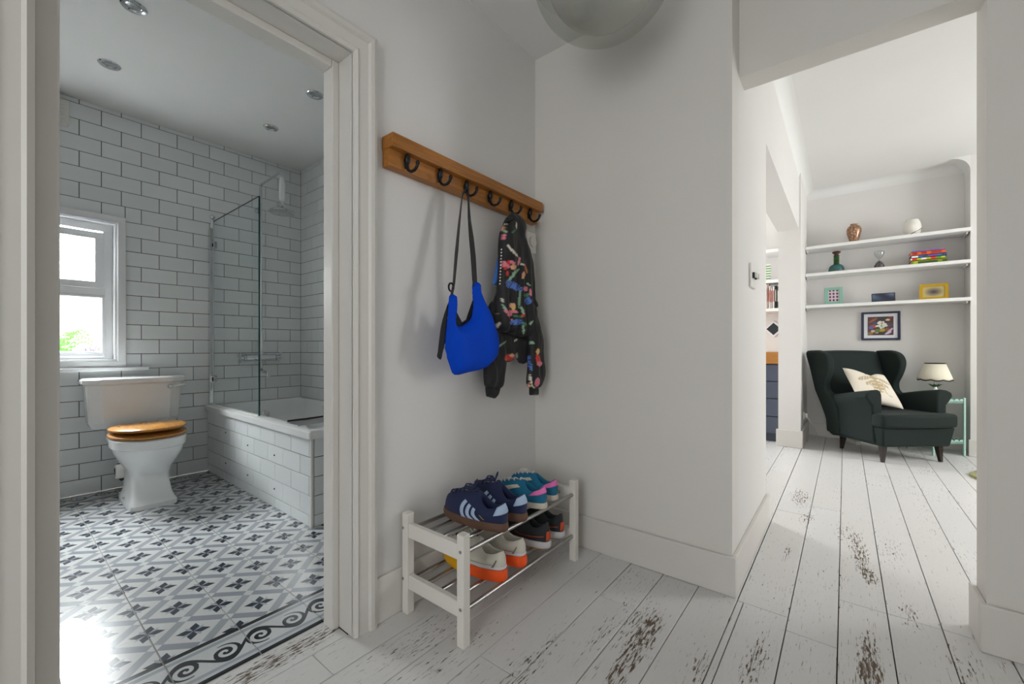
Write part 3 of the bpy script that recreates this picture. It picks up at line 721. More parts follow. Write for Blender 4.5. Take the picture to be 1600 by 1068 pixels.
rings = [sup(.125, .215, -.50, 0, 9), sup(.125, .215, -.50, .028, 9), sup(.118, .205, -.495, .04, 8), sup(.108, .185, -.485, .075, 7), sup(.102, .168, -.475, .14, 6), sup(.104, .165, -.47, .2, 5),
         sup(.118, .19, -.48, .245, 3.6), sup(.15, .235, -.505, .30, 2.7), sup(.178, .262, -.52, .36, 2.4), sup(.184, .27, -.52, .392, 2.3), sup(.195, .28, -.52, .398, 2.3), sup(.197, .283, -.52, .452, 2.3), sup(.185, .27, -.52, .458, 2.3)]
pn = G().loft(rings).build('pan', M['ceramic'], wc, True)
G().box(-.15, .15, -.27, -.0, .36, .476).build('shelf', M['ceramic'], pn, False, .02, 3)
def lidshape(z0, z1, rx, ry, cy): return [sup(rx-.012, ry-.012, cy, z0, 2.2, 48, .05), sup(rx, ry, cy, z0+.007, 2.2, 48, .05), sup(rx, ry, cy, z1-.008, 2.2, 48, .05), sup(rx-.014, ry-.014, cy, z1, 2.2, 48, .05)]
G().loft(lidshape(.460, .484, .202, .265, -.53)).build('seat', M['oak'], wc, True)
G().loft(lidshape(.489, .514, .2, .262, -.53)).xf(Matrix.Translation((0, -.27, .489)) @ Matrix.Rotation(math.radians(-2.2), 4, 'X') @ Matrix.Translation((0, .27, -.489))).build('lid', M['oak'], wc, True)
G().tube([(-.09, -.27, .488), (.2, -.27, .488), (.235, -.285, .495)], .008, 10).build('hinge_bar', M['chrome'], wc, True)
for x in (-.08, .08): G().lathe([(.016, .46), (.016, .492)], (x, -.265, 0), 12).build('seat_hinge', M['chrome'], wc, True)
lv = G().lathe([(.018,0),(.018,.01),(.012,.02)], (.185, -.212, .755), 14, '-y'); lv = lv.build('flush_lever', M['chrome'], wc, True)
G().tube([(.2, -.237, .756), (.235, -.24, .762), (.27, -.243, .768)], [.007, .011, .009], 10).build('lever_grip', M['ceramic'], lv, True)
G().lathe([(.055,-.02),(.055,.12)], (-.02, -.33, .19), 20, 'y').xf(Matrix.Identity(4)).build('soil_pipe', M['plastic'], wc, True)
G().tube([(-.1, -.32, .13), (-.125, -.3, .16), (-.13, -.29, .2), (-.115, -.3, .24)], .012, 10).build('pipe_seal', M['rubber'], wc, True)
G().lathe([(.045,0),(.05,.01),(.05,.05),(.04,.06)], (-.135, -.31, .19), 16, 'x').build('pan_connector', M['plastic'], wc, True)
for y_ in (-.36, -.5): G().ball((-.12, y_, .05), .011, 10, 6).build('fixing_cap', M['chrome'], wc, True)

# white box high on the tiled wall
eb = thing('extractor_fan', 'white plastic extractor fan box high on tiled wall', 'extractor fan', (.27, YB, 2.60))
G().box(-.09, .09, -.045, -.001, 0, .17).build('housing', M['plastic'], eb, False, .006, 3)
g = G()
for i in range(5): g.box(-.065, .065, -.05, -.045, .03+i*.024, .04+i*.024)
g.build('grille', M['plastic'], eb)

# recessed downlights
flat('lens', (128,133,132), .25)
dl0 = None
for x, y, lb in ((.476, 2.887, 'chrome recessed downlight between the bathroom doorway and the toilet'), (.478, 3.595, 'chrome recessed downlight in the ceiling above the toilet'), (1.43, 2.9, 'chrome recessed downlight over the bath end nearest the doorway'), (1.423, 3.611, 'chrome recessed downlight over the bath beside the shower head')):
    if dl0 is None:
        dl0 = thing('downlight', lb, 'downlight', (x, y, BC), 0, 'downlights in the bathroom ceiling')
        G().lathe([(.055,0),(.055,-.004),(.05,-.008),(.036,-.006),(.032,.0),(.028,-.001)], (0,0,0), 28, 'z', False).build('bezel', M['chrome'], dl0, True)
        G().lathe([(.0285,-.0012),(.02,-.003),(.001,-.0036)], (0,0,0), 20).build('lens', M['lens'], dl0, True)
    else: c = copy_tree(dl0); c.location = (x, y, BC); c['label'] = lb

# plants outside the window on the ledge
pt = thing('fern', 'bright green fern outside the bathroom window', 'fern', (.33, 4.62, .82))
flat('fern_green', (82,150,52), .6); flat('fern_dark', (46,84,40), .6)
struct(G().box(-.2, .8, 4.475, 4.75, .76, .815).build('trim_outer_sill', M['render']))
G().lathe([(.05,0),(.07,.1),(.075,.11),(.06,.105),(.001,.1)], (0,0,0), 16).build('pot', M['pot'], pt, True)
rnd = random.Random(3)
for i in range(16):
    a = 2*PI*i/16+rnd.uniform(-.2,.2); ln_ = rnd.uniform(.14,.24); g = G(); up = rnd.uniform(.16,.34)
    for k in range(10):
        t = k/9; x = math.cos(a)*ln_*t; y_ = math.sin(a)*ln_*.5*t; z = .1+up*math.sin(t*2.1)
        for s_ in (-1, 1):
            w_ = .045*(1-t*.7); px_, py_ = -math.sin(a)*s_, math.cos(a)*s_
            g.add([(x,y_,z),(x+px_*w_*.5+.006,y_+py_*w_*.5,z+.012),(x+px_*w_,y_+py_*w_*.6,z-.006),(x+px_*w_*.5-.006,y_+py_*w_*.5,z-.004)], [(0,1,2,3)])
    g.tube([(math.cos(a)*ln_*k/9, math.sin(a)*ln_*.5*k/9, .1+up*math.sin(k/9*2.1)) for k in range(10)], .002, 5); g.build('frond', M['fern_green'], pt, False, 0, 2, 0, .001)
lvd = thing('lavender', 'small purple flowering plant outside the bathroom window', 'plant', (.53, 4.62, .82))
flat('lilac', (150,122,170), .7)
G().lathe([(.04,0),(.055,.08),(.048,.08),(.001,.075)], (0,0,0), 14).build('pot', M['pot'], lvd, True)
g = G(); g2 = G()
for i in range(22):
    a = rnd.uniform(0, 2*PI); r = rnd.uniform(.01,.085); h_ = rnd.uniform(.15,.24); x, y_ = r*math.cos(a), r*.5*math.sin(a)
    g.tube([(x*.3, y_*.3, .07), (x*.8, y_*.8, h_*.7), (x, y_, h_)], .003, 5); g2.ball((x, y_, h_), .011, 6, 5, (1,1,1.5))
g.build('stems', M['fern_dark'], lvd); g2.build('flowers', M['lilac'], lvd, True)
sp = thing('spider_plant', 'dark arching leaf of a plant by the window', 'plant', (.2, 4.37, .965))
flat('leaf_dark', (40,58,34), .5)
G().lathe([(.04,0),(.055,.09),(.05,.09),(.001,.08)], (0,0,0), 14).build('pot', M['pot'], sp, True)
for pts in ([(0,0,.08),(.03,0,.25),(.1,0,.38),(.18,0,.405),(.235,0,.40),(.26,0,.392)], [(0,0,.08),(.02,0,.22),(.08,0,.33),(.14,0,.40),(.19,0,.377)], [(0,0,.08),(-.05,0,.25),(-.12,0,.34)]):
    G().tube(pts, [.004,.006,.007,.006,.004,.001][:len(pts)-1]+[.001], 6, .4).build('leaf', M['leaf_dark'], sp, True)

# ------------------------------------------------------------------ small fittings
th = thing('thermostat', 'white square wall thermostat with round dial beside coat rack', 'thermostat', (1.905, YC, 1.64))
G().box(-.044, .044, -.026, 0, -.058, .058).build('case', M['plastic'], th, False, .006, 3)
G().lathe([(.03,.024),(.03,.034),(.026,.037),(.001,.037)], (.006, 0, .004), 24, '-y').build('dial', M['plastic'], th, True)
sw = thing('light_switch', 'white double light switch on bright nib wall', 'light switch', (2.435, YN, 1.415))
G().box(-.065, .065, -.012, 0, -.06, .06).build('plate', M['plastic'], sw, False, .004)
for x in (-.03, .03):
    r = G().box(x-.012, x+.012, -.022, -.012, -.014, .014).build('rocker', M['rubber'], sw, False, .002)
    G().box(x-.011, x+.013, -.034, -.022, -.013, .011).build('rocker_cap', M['plastic'], r, False, .003)

# pendant lamp
pe = thing('pendant_lamp', 'frosted glass bowl pendant lamp under the hall ceiling', 'pendant lamp', (1.475, .728, HC+.0))
M['clearbowl'] = glassmat('clear_bowl_glass', (242,243,241), .07, .15)
M['frost'], nt, p = base('frosted_glass', .35, 0, (206,206,200), Transmission_Weight=.25, Coat_Weight=.4)
def bowl(R, zc, t, n=16): return [(R*math.sin(PI/2*i/n), zc-R*.9*math.cos(PI/2*i/n)) for i in range(n+1)]
G().lathe(bowl(.27, -.205, 0)[0:1] and [(max(r, .001), z) for r, z in bowl(.27, -.205, 0)], (0,0,0), 48, 'z', False).build('glass_bowl', M['clearbowl'], pe, True)
G().lathe([(max(r, .001), z) for r, z in bowl(.215, -.213, 0)], (0,0,0), 40, 'z', False).build('inner_bowl', M['frost'], pe, True)
G().lathe([(.272,-.211),(.276,-.205),(.276,-.193),(.05,-.15),(.02,-.14)], (0,0,0), 40).build('rim', M['chrome'], pe, True)
G().lathe([(.012,-.15),(.012,-.03),(.05,-.025),(.06,0)], (0,0,0), 20).build('stem', M['chrome'], pe, True)

# ------------------------------------------------------------------ shoe rack
PX0, PX1, PY0, PY1 = 1.03, 1.832, 1.035, 1.345
rack = thing('shoe_rack', 'white wooden two tier shoe rack with steel rods', 'shoe rack', (PX0, PY0, 0))
PW = .034
for x in (0, PX1-PX0-PW):
    for y in (0, PY1-PY0):
        G().box(x, x+PW, y, y+PW, 0, .395).build('post', M['lac'], rack, False, .003)
    for z in (.302, .1):
        G().box(x+.004, x+PW-.006, PW, PY1-PY0, z, z+.055).build('side_rail', M['lac'], rack, False, .003)
g = None
for y in (.008, .331):
    for z in (.336, .135):
        o = G().lathe([(.006,0),(.006,.002),(.004,.0026),(.001,.0026)], (0,0,0), 10, 'x').xf(Matrix.Scale(-1, 4, (1,0,0))).build('screw', M['steel'], rack, True); o.location = (0, y+.007, z)
RODY = (.018, .094, .174, .254, .327)
rm = None
for z in (.325, .122):
    for y in RODY:
        if rm is None: o = G().lathe([(.0085, PW), (.0085, PX1-PX0-PW)], (0,0,0), 14, 'x').build('rod', M['steel'], rack, True); rm = o.data
        else: o = bpy.data.objects.new('rod', rm); COL.objects.link(o); o.parent = rack
        o.location = (0, y, z)
ZT, ZL = .325+.0087, .122+.0087

# ------------------------------------------------------------------ shoes
class Shoe:
    """parametric shoe, heel at y=0, toe at y=L, sole bottom at z=0"""
    def __init__(s, L=.30, wd=.105, sole=.028, heel=.085, tongue=.105, dip=.07, toe=.05, flare=.006, mirror=1):
        s.L, s.wd, s.sole, s.heel, s.tongue, s.dip, s.toe, s.flare, s.mir = L, wd, sole, heel, tongue, dip, toe, flare, mirror
        s.N = 48
    def outline(s, a, grow=0):                       # a: 0 = toe, pi = heel
        c, n = math.cos(a), math.sin(a); L, w_ = s.L, s.wd
        y = L*.5 + L*.5*math.copysign(abs(c)**.92, c)
        t = y/L; half = w_*.5*(.78+.22*math.sin(PI*min(1, max(0, (t-.1)/.9))**1.1))
        x = half*math.copysign(abs(n)**.72, n) + s.mir*.012*(math.sin(PI*t)-.6)*(1 if t > .3 else 0) 
        return (x*(1+grow/(w_*.5)), y+grow*(1 if c > 0 else -1)*abs(c))
    def top(s, a):                                    # collar edge
        c, n = math.cos(a), math.sin(a); cy, ry, rx = s.L*.225, s.L*.205, s.wd*.27
        z = s.heel if c < -.5 else (s.dip if abs(c) <= .5 else s.tongue)
        zz = s.dip + (s.heel-s.dip)*max(0, -c)**2 + (s.tongue-s.dip)*max(0, c)**1.6
        return (rx*n*.98, cy+ry*c, s.sole+zz-.0)
    def surf(s, a, t, off=0):
        bx_, by_ = s.outline(a); tx, ty, tz = s.top(a); c = max(0, math.cos(a)); zb = s.sole*.85
        hp = 1.25+1.1*c*c; gp = .95-.35*c
        hx = t**hp
        bul = math.sin(PI*t)*.006*(1-c)
        x = bx_+(tx-bx_)*t**(1.7 if abs(math.sin(a)) > .5 else 1.4); y = by_+(ty-by_)*hx
        prof = t**gp
        if c > 0: prof = (1-c**2)*prof + c**2*(1.25*(1-(1-min(1, t*2.2))**2)*.42 + (t**1.3)*.475)
        z = zb+(tz-zb)*prof
        k = 1+(bul+off)/max(.02, abs(x)) if abs(x) > .012 else 1
        yo = 0
        if math.cos(a) < -.6: yo = -off-(.004*math.sin(PI*t))
        return (x*k, y+yo, z+(off*c*1.2 if c > .2 else 0))
    def upper(s, m=12):
        g = G(); rings = [[s.surf(2*PI*i/s.N, t) for i in range(s.N)] for t in [j/m for j in range(m+1)]]
        inner = []
        for q, (dz, sc) in enumerate(((-.003, .86), (-.03, .84), (-.055, .86))):
            ring = []
            for i in range(s.N):
                x, y, z = s.top(2*PI*i/s.N); cy = s.L*.225
                ring.append((x*sc, cy+(y-cy)*sc, max(z+dz if q < 2 else s.sole+.014, s.sole+.014)))
            inner.append(ring)
        return g.loft(rings+inner, True, True)
    def solem(s, y0=None, y1=None, z0=0, z1=None, grow=None, spring=.014):
        z1 = s.sole if z1 is None else z1; grow = s.flare if grow is None else grow; n = 48
        def ring(z, gr):
            r = []
            for i in range(n):
                x, y = s.outline(2*PI*i/n, gr)
                if y0 is not None: y = max(y, y0)
                if y1 is not None: y = min(y, y1)
                k = max(0, (y/s.L-.72)/.28); r.append((x, y, z+spring*k*k*(1 if z < s.sole*.5 else .45)))
            return r
        return G().loft([ring(z0, grow-.004), ring(z0+.004, grow), ring((z0+z1)/2, grow+.001), ring(z1, grow-.001)])
    def patch(s, a0, a1, t0, t1, off=.0015, n=8, m=6, skew=0, shrink=0):
        g = G(); rows = []
        for j in range(m+1):
            t = t0+(t1-t0)*j/m; rows.append([s.surf(a0+(a1-a0)*i/n+skew*(j/m), t, off) for i in range(n+1)])
        vs = [p for r in rows for p in r]; fs = []
        for j in range(m):
            for i in range(n): q = j*(n+1)+i; fs.append((q, q+1, q+n+2, q+n+1))
        return g.add(vs, fs)
    def laces(s, cnt=5, r=.0028, t0=.55, t1=.97, da=.30, loops=True):
        g = G()
        for k in range(cnt):
            t = t0+(t1-t0)*k/(cnt-1)
            pts = [Vector(s.surf(-da+2*da*i/6, t, .004))+Vector((0, 0, .002)) for i in range(7)]; g.tube(pts, r, 6)
        if loops:
            b = Vector(s.surf(0, .93, .004))+Vector((0,0,.004))
            for sg in (-1, 1):
                g.tube([b, b+Vector((sg*.018, .004, .022)), b+Vector((sg*.034, .012, .024)), b+Vector((sg*.04, .02, .008)), b+Vector((sg*.022, .012, .004)), b], r*.9, 6)
                g.tube([b, b+Vector((sg*.015, .025, .008)), b+Vector((sg*.03, .05, -.006))], r*.9, 6)
        return g
flat('navy', (30,40,84), .85); flat('pale_blue', (170,192,220), .7); flat('gum', (98,70,54), .55); flat('navy_in', (16,20,40), .9); flat('gold', (150,130,60), .4)
M['navy'] = fabric('navy_suede', (24,32,64), (36,46,84), .95, .1, 500)
M['teal_mesh'] = fabric('teal_mesh', (8,92,128), (18,118,154), .8, .1, 400); flat('pink', (240,120,190), .6); flat('offwhite', (214,206,190), .6); flat('beige_in', (150,136,118), .9)
M['cream'] = fabric('cream_mesh', (186,182,168), (212,208,196), .85, .1, 300); flat('orange', (240,84,10), .5); flat('yellow', (226,168,12), .5); flat('seam', (130,124,112), .8); flat('dark_in', (52,48,44), .9)
M['char'] = fabric('charcoal_mesh', (30,33,36), (48,52,56), .85, .1, 320); flat('rubberwhite', (206,204,206), .5); flat('coral', (206,84,44), .6); flat('amber', (208,150,40), .5)
PIH = PI
def pair_navy(loc, rz, label, mir):
    t = thing('trainer', label, 'shoe', loc, rz, 'navy suede trainers on the rack'); s = Shoe(.31, .108, .034, .075, .1, .05, .05, .005, mir)
    u = s.upper().build('upper', M['navy'], t, True); s.solem().build('sole', M['gum'], t, True)
    for k in range(3):
        for sg in (-1, 1):
            a0 = 1.42+.22*k; s.patch(sg*a0, sg*(a0+.135), .02, .72, .0018, 3, 8, sg*-.62).build('stripe', M['pale_blue'], t, True, 0, 2, 0, .001)
    s.patch(PI-.85, PI+.85, .52, 1.0, .0022, 14, 5).build('heel_tab', M['pale_blue'], t, True, 0, 2, 0, .0012)
    s.patch(-2.08, -2.03, .22, .5, .0018, 2, 4, .3).build('side_print', M['gold'], t, True, 0, 2, 0, .0008)
    s.laces(6, .004, .5, .97, .40).build('laces', M['navy'], t, True)
    return t
def pair_teal(loc, rz, label, mir):
    t = thing('trainer', label, 'shoe', loc, rz, 'teal and pink trainers on the rack'); s = Shoe(.27, .096, .026, .072, .082, .046, .05, .005, mir)
    s.upper().build('upper', M['teal_mesh'], t, True); s.solem().build('sole', M['offwhite'], t, True)
    s.patch(PI-1.25, PI+1.25, .62, 1.0, .0022, 16, 5).build('heel_tab', M['pink'], t, True, 0, 2, 0, .0012)
    for sg in (-1, 1): s.patch(sg*.75, sg*1.0, .3, .85, .002, 4, 5).build('eyelet_panel', M['offwhite'], t, True, 0, 2, 0, .001)
    g = G(); g.loft([sup(.022, .052, .06, .042, 2), sup(.022, .052, .06, .044, 2)]); g.build('insole', M['beige_in'], t, True)
    s.laces(5, .0034, .5, .95, .42, False).build('laces', M['rubberwhite'], t, True); return t
def pair_cream(loc, rz, label, mir):
    t = thing('running_shoe', label, 'shoe', loc, rz, 'cream running shoes on the rack'); s = Shoe(.305, .106, .052, .062, .092, .046, .045, .009, mir)
    s.upper().build('upper', M['cream'], t, True)
    so = s.solem(None, .155, 0, .044).build('sole', M['orange'], t, True); so['label'] = 'orange rear half of the sole'
    so = s.solem(.155, None, 0, .044, None, .02).build('sole', M['yellow'], t, True); so['label'] = 'yellow front half of the sole'
    s.solem(None, None, .044, .058, .006, .012).build('midsole', M['rubberwhite'], t, True)
    for sg in (-1, 1):
        s.patch(sg*1.2, sg*2.3, .30, .335, .0014, 12, 2, sg*.1).build('seam', M['seam'], t, True, 0, 2, 0, .0008)
        s.patch(sg*2.35, sg*2.45, .15, .62, .0014, 2, 6, sg*.12).build('seam', M['seam'], t, True, 0, 2, 0, .0008)
    s.laces(6, .003, .5, .97, .4).build('laces', M['cream'], t, True)
    s.patch(-.28, .28, .6, 1.0, .002, 6, 5).build('tongue', M['dark_in'], t, True, 0, 2, 0, .001); return t
def pair_black(loc, rz, label, mir):
    t = thing('running_shoe', label, 'shoe', loc, rz, 'charcoal running shoes on the rack'); s = Shoe(.29, .1, .036, .085, .098, .055, .05, .008, mir)
    s.upper().build('upper', M['char'], t, True); s.solem(None, None, .006, .036).build('midsole', M['rubberwhite'], t, True); s.solem(.02, .2, 0, .006, .002).build('outsole', M['amber'], t, True)
    for sg in (-1, 1):
        s.patch(sg*1.3, sg*2.6, .34, .375, .0016, 14, 2, sg*.1).build('piping', M['coral'], t, True, 0, 2, 0, .001)
        s.patch(sg*1.3, sg*2.2, .02, .10, .0025, 10, 2).build('foam_mark', M['seam'], t, True, 0, 2, 0, .001)
    s.patch(PI-.3, PI+.3, .1, .55, .002, 6, 5).build('heel_tab', M['coral'], t, True, 0, 2, 0, .001)
    s.laces(6, .003, .5, .97, .4).build('laces', M['navy_in'], t, True); return t
pair_navy((1.262, 1.035, ZT), .06, 'navy suede trainer with pale stripes and gum sole, nearer the low end rail', 1)
pair_navy((1.388, 1.035, ZT), .03, 'navy suede trainer with gum sole, beside the teal and pink trainers', -1)
pair_teal((1.553, 1.045, ZT), .05, 'teal trainer with pink heel, beside the navy trainers', 1)
pair_teal((1.668, 1.06, ZT), .03, 'teal trainer with pink heel, nearest the facing wall', -1)
pair_cream((1.275, 1.055, ZL), .05, 'cream running shoe with thick orange and yellow sole, by the rack end posts', 1)
pair_cream((1.412, 1.06, ZL), .04, 'cream running shoe with orange sole, beside the charcoal running shoes', -1)
pair_black((1.602, 1.06, ZL), .04, 'charcoal running shoe with white sole, beside the cream running shoes', 1)
pair_black((1.73, 1.065, ZL), .03, 'charcoal running shoe with white sole, nearest the facing wall', -1)

# ------------------------------------------------------------------ wing armchair
ch = thing('wing_armchair', 'dark green velvet wing armchair in the shelved alcove', 'armchair', (5.495, -.31, 0), math.atan2(-.653, -.757) - PI/2)
def rbox(x0, x1, y0, y1, z0, z1, tb=0): return G().loft([[(x0+tb,y0+tb*.3,z0),(x1-tb,y0+tb*.3,z0),(x1-tb,y1-tb,z0),(x0+tb,y1-tb,z0)], [(x0,y0,z1),(x1,y0,z1),(x1,y1,z1),(x0,y1,z1)]])
rbox(-.345, .345, -.24, .335, .148, .325, .025).build('seat_base', M['velvet'], ch, True, .018, 3)
# T-shaped seat cushion with a rounded front
cu = [(-.262,-.2),(-.262,.2),(-.35,.215),(-.362,.27),(-.355,.35),(-.2,.372),(0,.376),(.2,.372),(.355,.35),(.362,.27),(.35,.215),(.262,.2),(.262,-.2)]
G().prism(cu, 'z', .326, .448).build('seat_cushion', M['velvet'], ch, True, .028, 4)
# back: raked, gently bowed
rings = []
for k in range(9):
    t = k/8; z = .16+.85*t; yb = -.285-.25*t; hw = .30+.035*t; th_ = .16-.05*t; bow = .02*math.sin(PI*t)
    ring = []
    for i in range(9): a = -1+2*i/8; ring.append((hw*a, yb+th_+bow*(1-a*a), z+(.012*(1-a*a) if k == 8 else 0)))
    for i in range(9): a = 1-2*i/8; ring.append((hw*a, yb-.015*(1-a*a), z+(.012*(1-a*a) if k == 8 else 0)))
    rings.append(ring)
G().loft(rings).build('backrest', M['velvet'], ch, True, .03, 4)
# wings
wo = smoothpoly([(-.50,1.0),(-.40,1.022),(-.31,1.018),(-.235,.985),(-.195,.92),(-.195,.84),(-.225,.75),(-.255,.68),(-.24,.61),(-.19,.57),(-.15,.48),(-.14,.32),(-.15,.175),(-.27,.165),(-.33,.36),(-.395,.6),(-.455,.84)], 3)
for sg in (-1, 1):
    g = G(); rings = []
    for d in (0, 1):
        rings.append([(sg*(.31+.04*d+(.015+.035*d)*max(0, min(1, (z-.3)/.3))+.028*max(0, min(1, (z-.45)/.5))-(.0 if d else .0)+.03*max(0, (y+.33)/.15)*0), y, z) for y, z in wo])
    g.loft(rings).build('wing', M['velvet'], ch, True, .028, 4)
# arms: rolled outwards, flaring to the front
for sg in (-1, 1):
    rings = []
    for k in range(12):
        t = k/11; y = -.33+.575*t
        zt = .555+.05*math.sin(t*PI*.5)+.06*t**1.5; fl_ = .014+.045*t
        if k == 11: y += .0
        xi, xo = .262, .35+.012*t
        sec = [(xi,.17),(xi,zt-.11),(xi+.002,zt-.05),(xi+.014,zt-.015),(xi+.04,zt),(xi+.075+fl_*.4,zt-.006),(xo+fl_*.8,zt-.03),(xo+fl_,zt-.065),(xo+fl_*.55,zt-.105),(xo-.004,zt-.15),(xo-.01,.3),(xo-.022,.17)]
        rings.append([(sg*a, y, b) for a, b in sec])
    G().loft(rings).build('arm', M['velvet'], ch, True, .016, 3, 0, 0, 60)
leg = None
for lx, ly in ((.277, .262), (-.277, .262), (.21, -.27), (-.21, -.27)):
    sx_ = math.copysign(1, lx); sy_ = math.copysign(1, ly)
    G().loft([[(lx+a*.012*(1), ly+b*.012, 0) for a, b in ((-1,-1),(1,-1),(1,1),(-1,1))], [(lx+a*.024-sx_*.012, ly+b*.024-sy_*.01, .155) for a, b in ((-1,-1),(1,-1),(1,1),(-1,1))]]).build('leg', M['darkwood'], ch, False, .003)
# cushion with a bee print
cs = thing('throw_cushion', 'cream square cushion with beige bee print on the green armchair', 'cushion', (5.49, -.212, .652), 0)
M['cush'] = vcol('printed_linen', .9, .1, 420)
n = 56; g = G(); fr = []; bk = []; hs = .212
for j in range(n+1):
    for i in range(n+1):
        a, b = -1+2*i/n, -1+2*j/n; t = (max(0, (1-a**2)*(1-b**2)))**.42
        pin = 1-.085*(1-abs(b)**1.2)*abs(a)**3; pin2 = 1-.085*(1-abs(a)**1.2)*abs(b)**3
        dn = .055*max(0, b)**2*math.exp(-(a/.38)**2); fr.append((a*hs*pin, .068*t, b*hs*pin2-dn)); bk.append((a*hs*pin, -.06*t, b*hs*pin2-dn))
m_ = (n+1)**2; fs = []
for j in range(n):
    for i in range(n): q = j*(n+1)+i; fs += [(q, q+1, q+n+2, q+n+1), (m_+q, m_+q+n+1, m_+q+n+2, m_+q+1)]
g.add(fr+bk, fs); o = g.build('cover', M['cush'], cs, True)
beige, cream = (176,158,124), (222,214,198)
bee = [(0,-.02,.055,.085,0),(0,.085,.036,.03,0),(-.09,.06,.07,.024,20),(.09,.06,.07,.024,-20),(-.075,.0,.045,.016,40),(.075,.0,.045,.016,-40)]
def beec(co):
    x, z = co.x, co.z
    if co.y < 0: return cream
    for i, c in enumerate(bee):
        if ell(x, z, c):
            if i == 0 and (abs((z+.1) % .042-.021) < .005) and abs(x) > .012: return (226,216,196)
            if i >= 2 and math.sin(x*260+z*120) > .75: return cream
            return beige
    for sx_ in (-1, 1):
        if abs(math.hypot(x-sx_*.03, z-.115)-.022) < .004 and z > .112: return (70,62,54)
        if abs(math.hypot(x-sx_*.11, z+.07)-.06) < .004 and abs(x) < .11: return beige
    return cream
paintv(o, beec)
cs.rotation_mode = 'QUATERNION'
cs.rotation_quaternion = (Matrix.Rotation(math.atan2(-.653, -.757)-PI/2+.1, 4, 'Z') @ Matrix.Rotation(math.radians(42), 4, 'X') @ Matrix.Rotation(math.radians(-14), 4, 'Y')).to_quaternion()

# ------------------------------------------------------------------ alcove shelves and what stands on them
SX0 = 5.90
def shelf(name, x0, x1, y0, y1, ztop, t, label, grp):
    th = thing(name, label, 'shelf', (x0, y0, ztop-t), 0, grp)
    G().box(0, x1-x0, 0, y1-y0, 0, t).build('board', M['shelf'], th, False, .003)
    return th
ST = {}
for nm, zz in (('high', 2.215), ('mid', 1.905), ('low', 1.54)):
    ST[nm] = zz
lab = {'high': 'white alcove shelf carrying the bronze vase and white vase', 'mid': 'white alcove shelf carrying the book stack and hourglass', 'low': 'white alcove shelf carrying three photo frames'}
for nm in ST:
    t = shelf('alcove_shelf', SX0, 6.199, -.953, .358, ST[nm], .034, lab[nm], 'white alcove shelves')
    for yy in (.012, 1.29): G().box(.06, .25, yy, yy+.012, -.02, 0).build('batten', M['skirt'], t)
vb = tag(G().lathe([(.001,0),(.032,0),(.036,.01),(.05,.06),(.066,.12),(.068,.15),(.056,.182),(.034,.198),(.03,.204),(.034,.214),(.026,.213),(.022,.2)], (6.03,-.08,ST['high']), 32).build('vase', M['bronze'], None, True), 'mottled bronze glazed vase on the highest alcove shelf', 'vase')
vw = thing('vase', 'round ribbed white vase with a dark line on the highest alcove shelf', 'vase', (6.03,-.55,ST['high']))
pr = []
for k in range(33):
    t = k/32; r = .040+.032*math.sin(PI*(.12+.78*t)); pr.append((r+.0012*(k % 2), .17*t))
G().lathe([(.001,0)]+pr+[(.03,.168),(.03,.15)], (0,0,0), 32).build('body', M['whiteglaze'], vw, True)
G().tube([(-(.055+.016*i/10)*math.cos(a), -(.055+.016*i/10)*math.sin(a), .012+.06*(i/10)) for i, a in enumerate([-.3+.17*j for j in range(11)])], .005, 6).build('crack_line', M['black_iron'], vw, True)
ct = thing('cactus_ornament', 'green cactus with a plum flower on a teal dome ornament', 'ornament', (6.03,.075,ST['mid']))
G().lathe([(.001,0),(.085,0),(.095,.008),(.09,.012),(.001,.012)], (0,-.015,0), 28).build('saucer', M['pot'], ct, True)
G().lathe([(.072,.012),(.074,.03),(.066,.065),(.05,.085),(.03,.094),(.001,.096)], (0,0,0), 28).build('dome', M['teal'], ct, True)
pr = [(.001,.09)]
for k in range(6): pr += [(.02,.092+k*.018), (.03,.1+k*.018), (.022,.108+k*.018)]
G().lathe(pr+[(.001,.2)], (0,0,0), 14).build('stem', M['cactus'], ct, True)
G().lathe([(.012,.195),(.022,.205),(.024,.215),(.036,.222),(.042,.232),(.03,.242),(.001,.238)], (0,0,0), 10).build('flower', M['plum'], ct, True)
hg = thing('hourglass', 'clear glass hourglass with dark sand', 'hourglass', (6.03,-.292,ST['mid']))
G().lathe([(.03,0),(.046,.006),(.046,.03),(.03,.07),(.006,.096),(.006,.104),(.03,.13),(.046,.165),(.042,.188),(.02,.197),(.001,.198)], (0,0,0), 28).build('bulbs', glassmat('hourglass_glass', (238,240,240), .12), hg, True)
G().lathe([(.001,.003),(.041,.006),(.04,.032),(.024,.062),(.004,.085)], (0,0,0), 24).build('sand', M['sand'], hg, True)
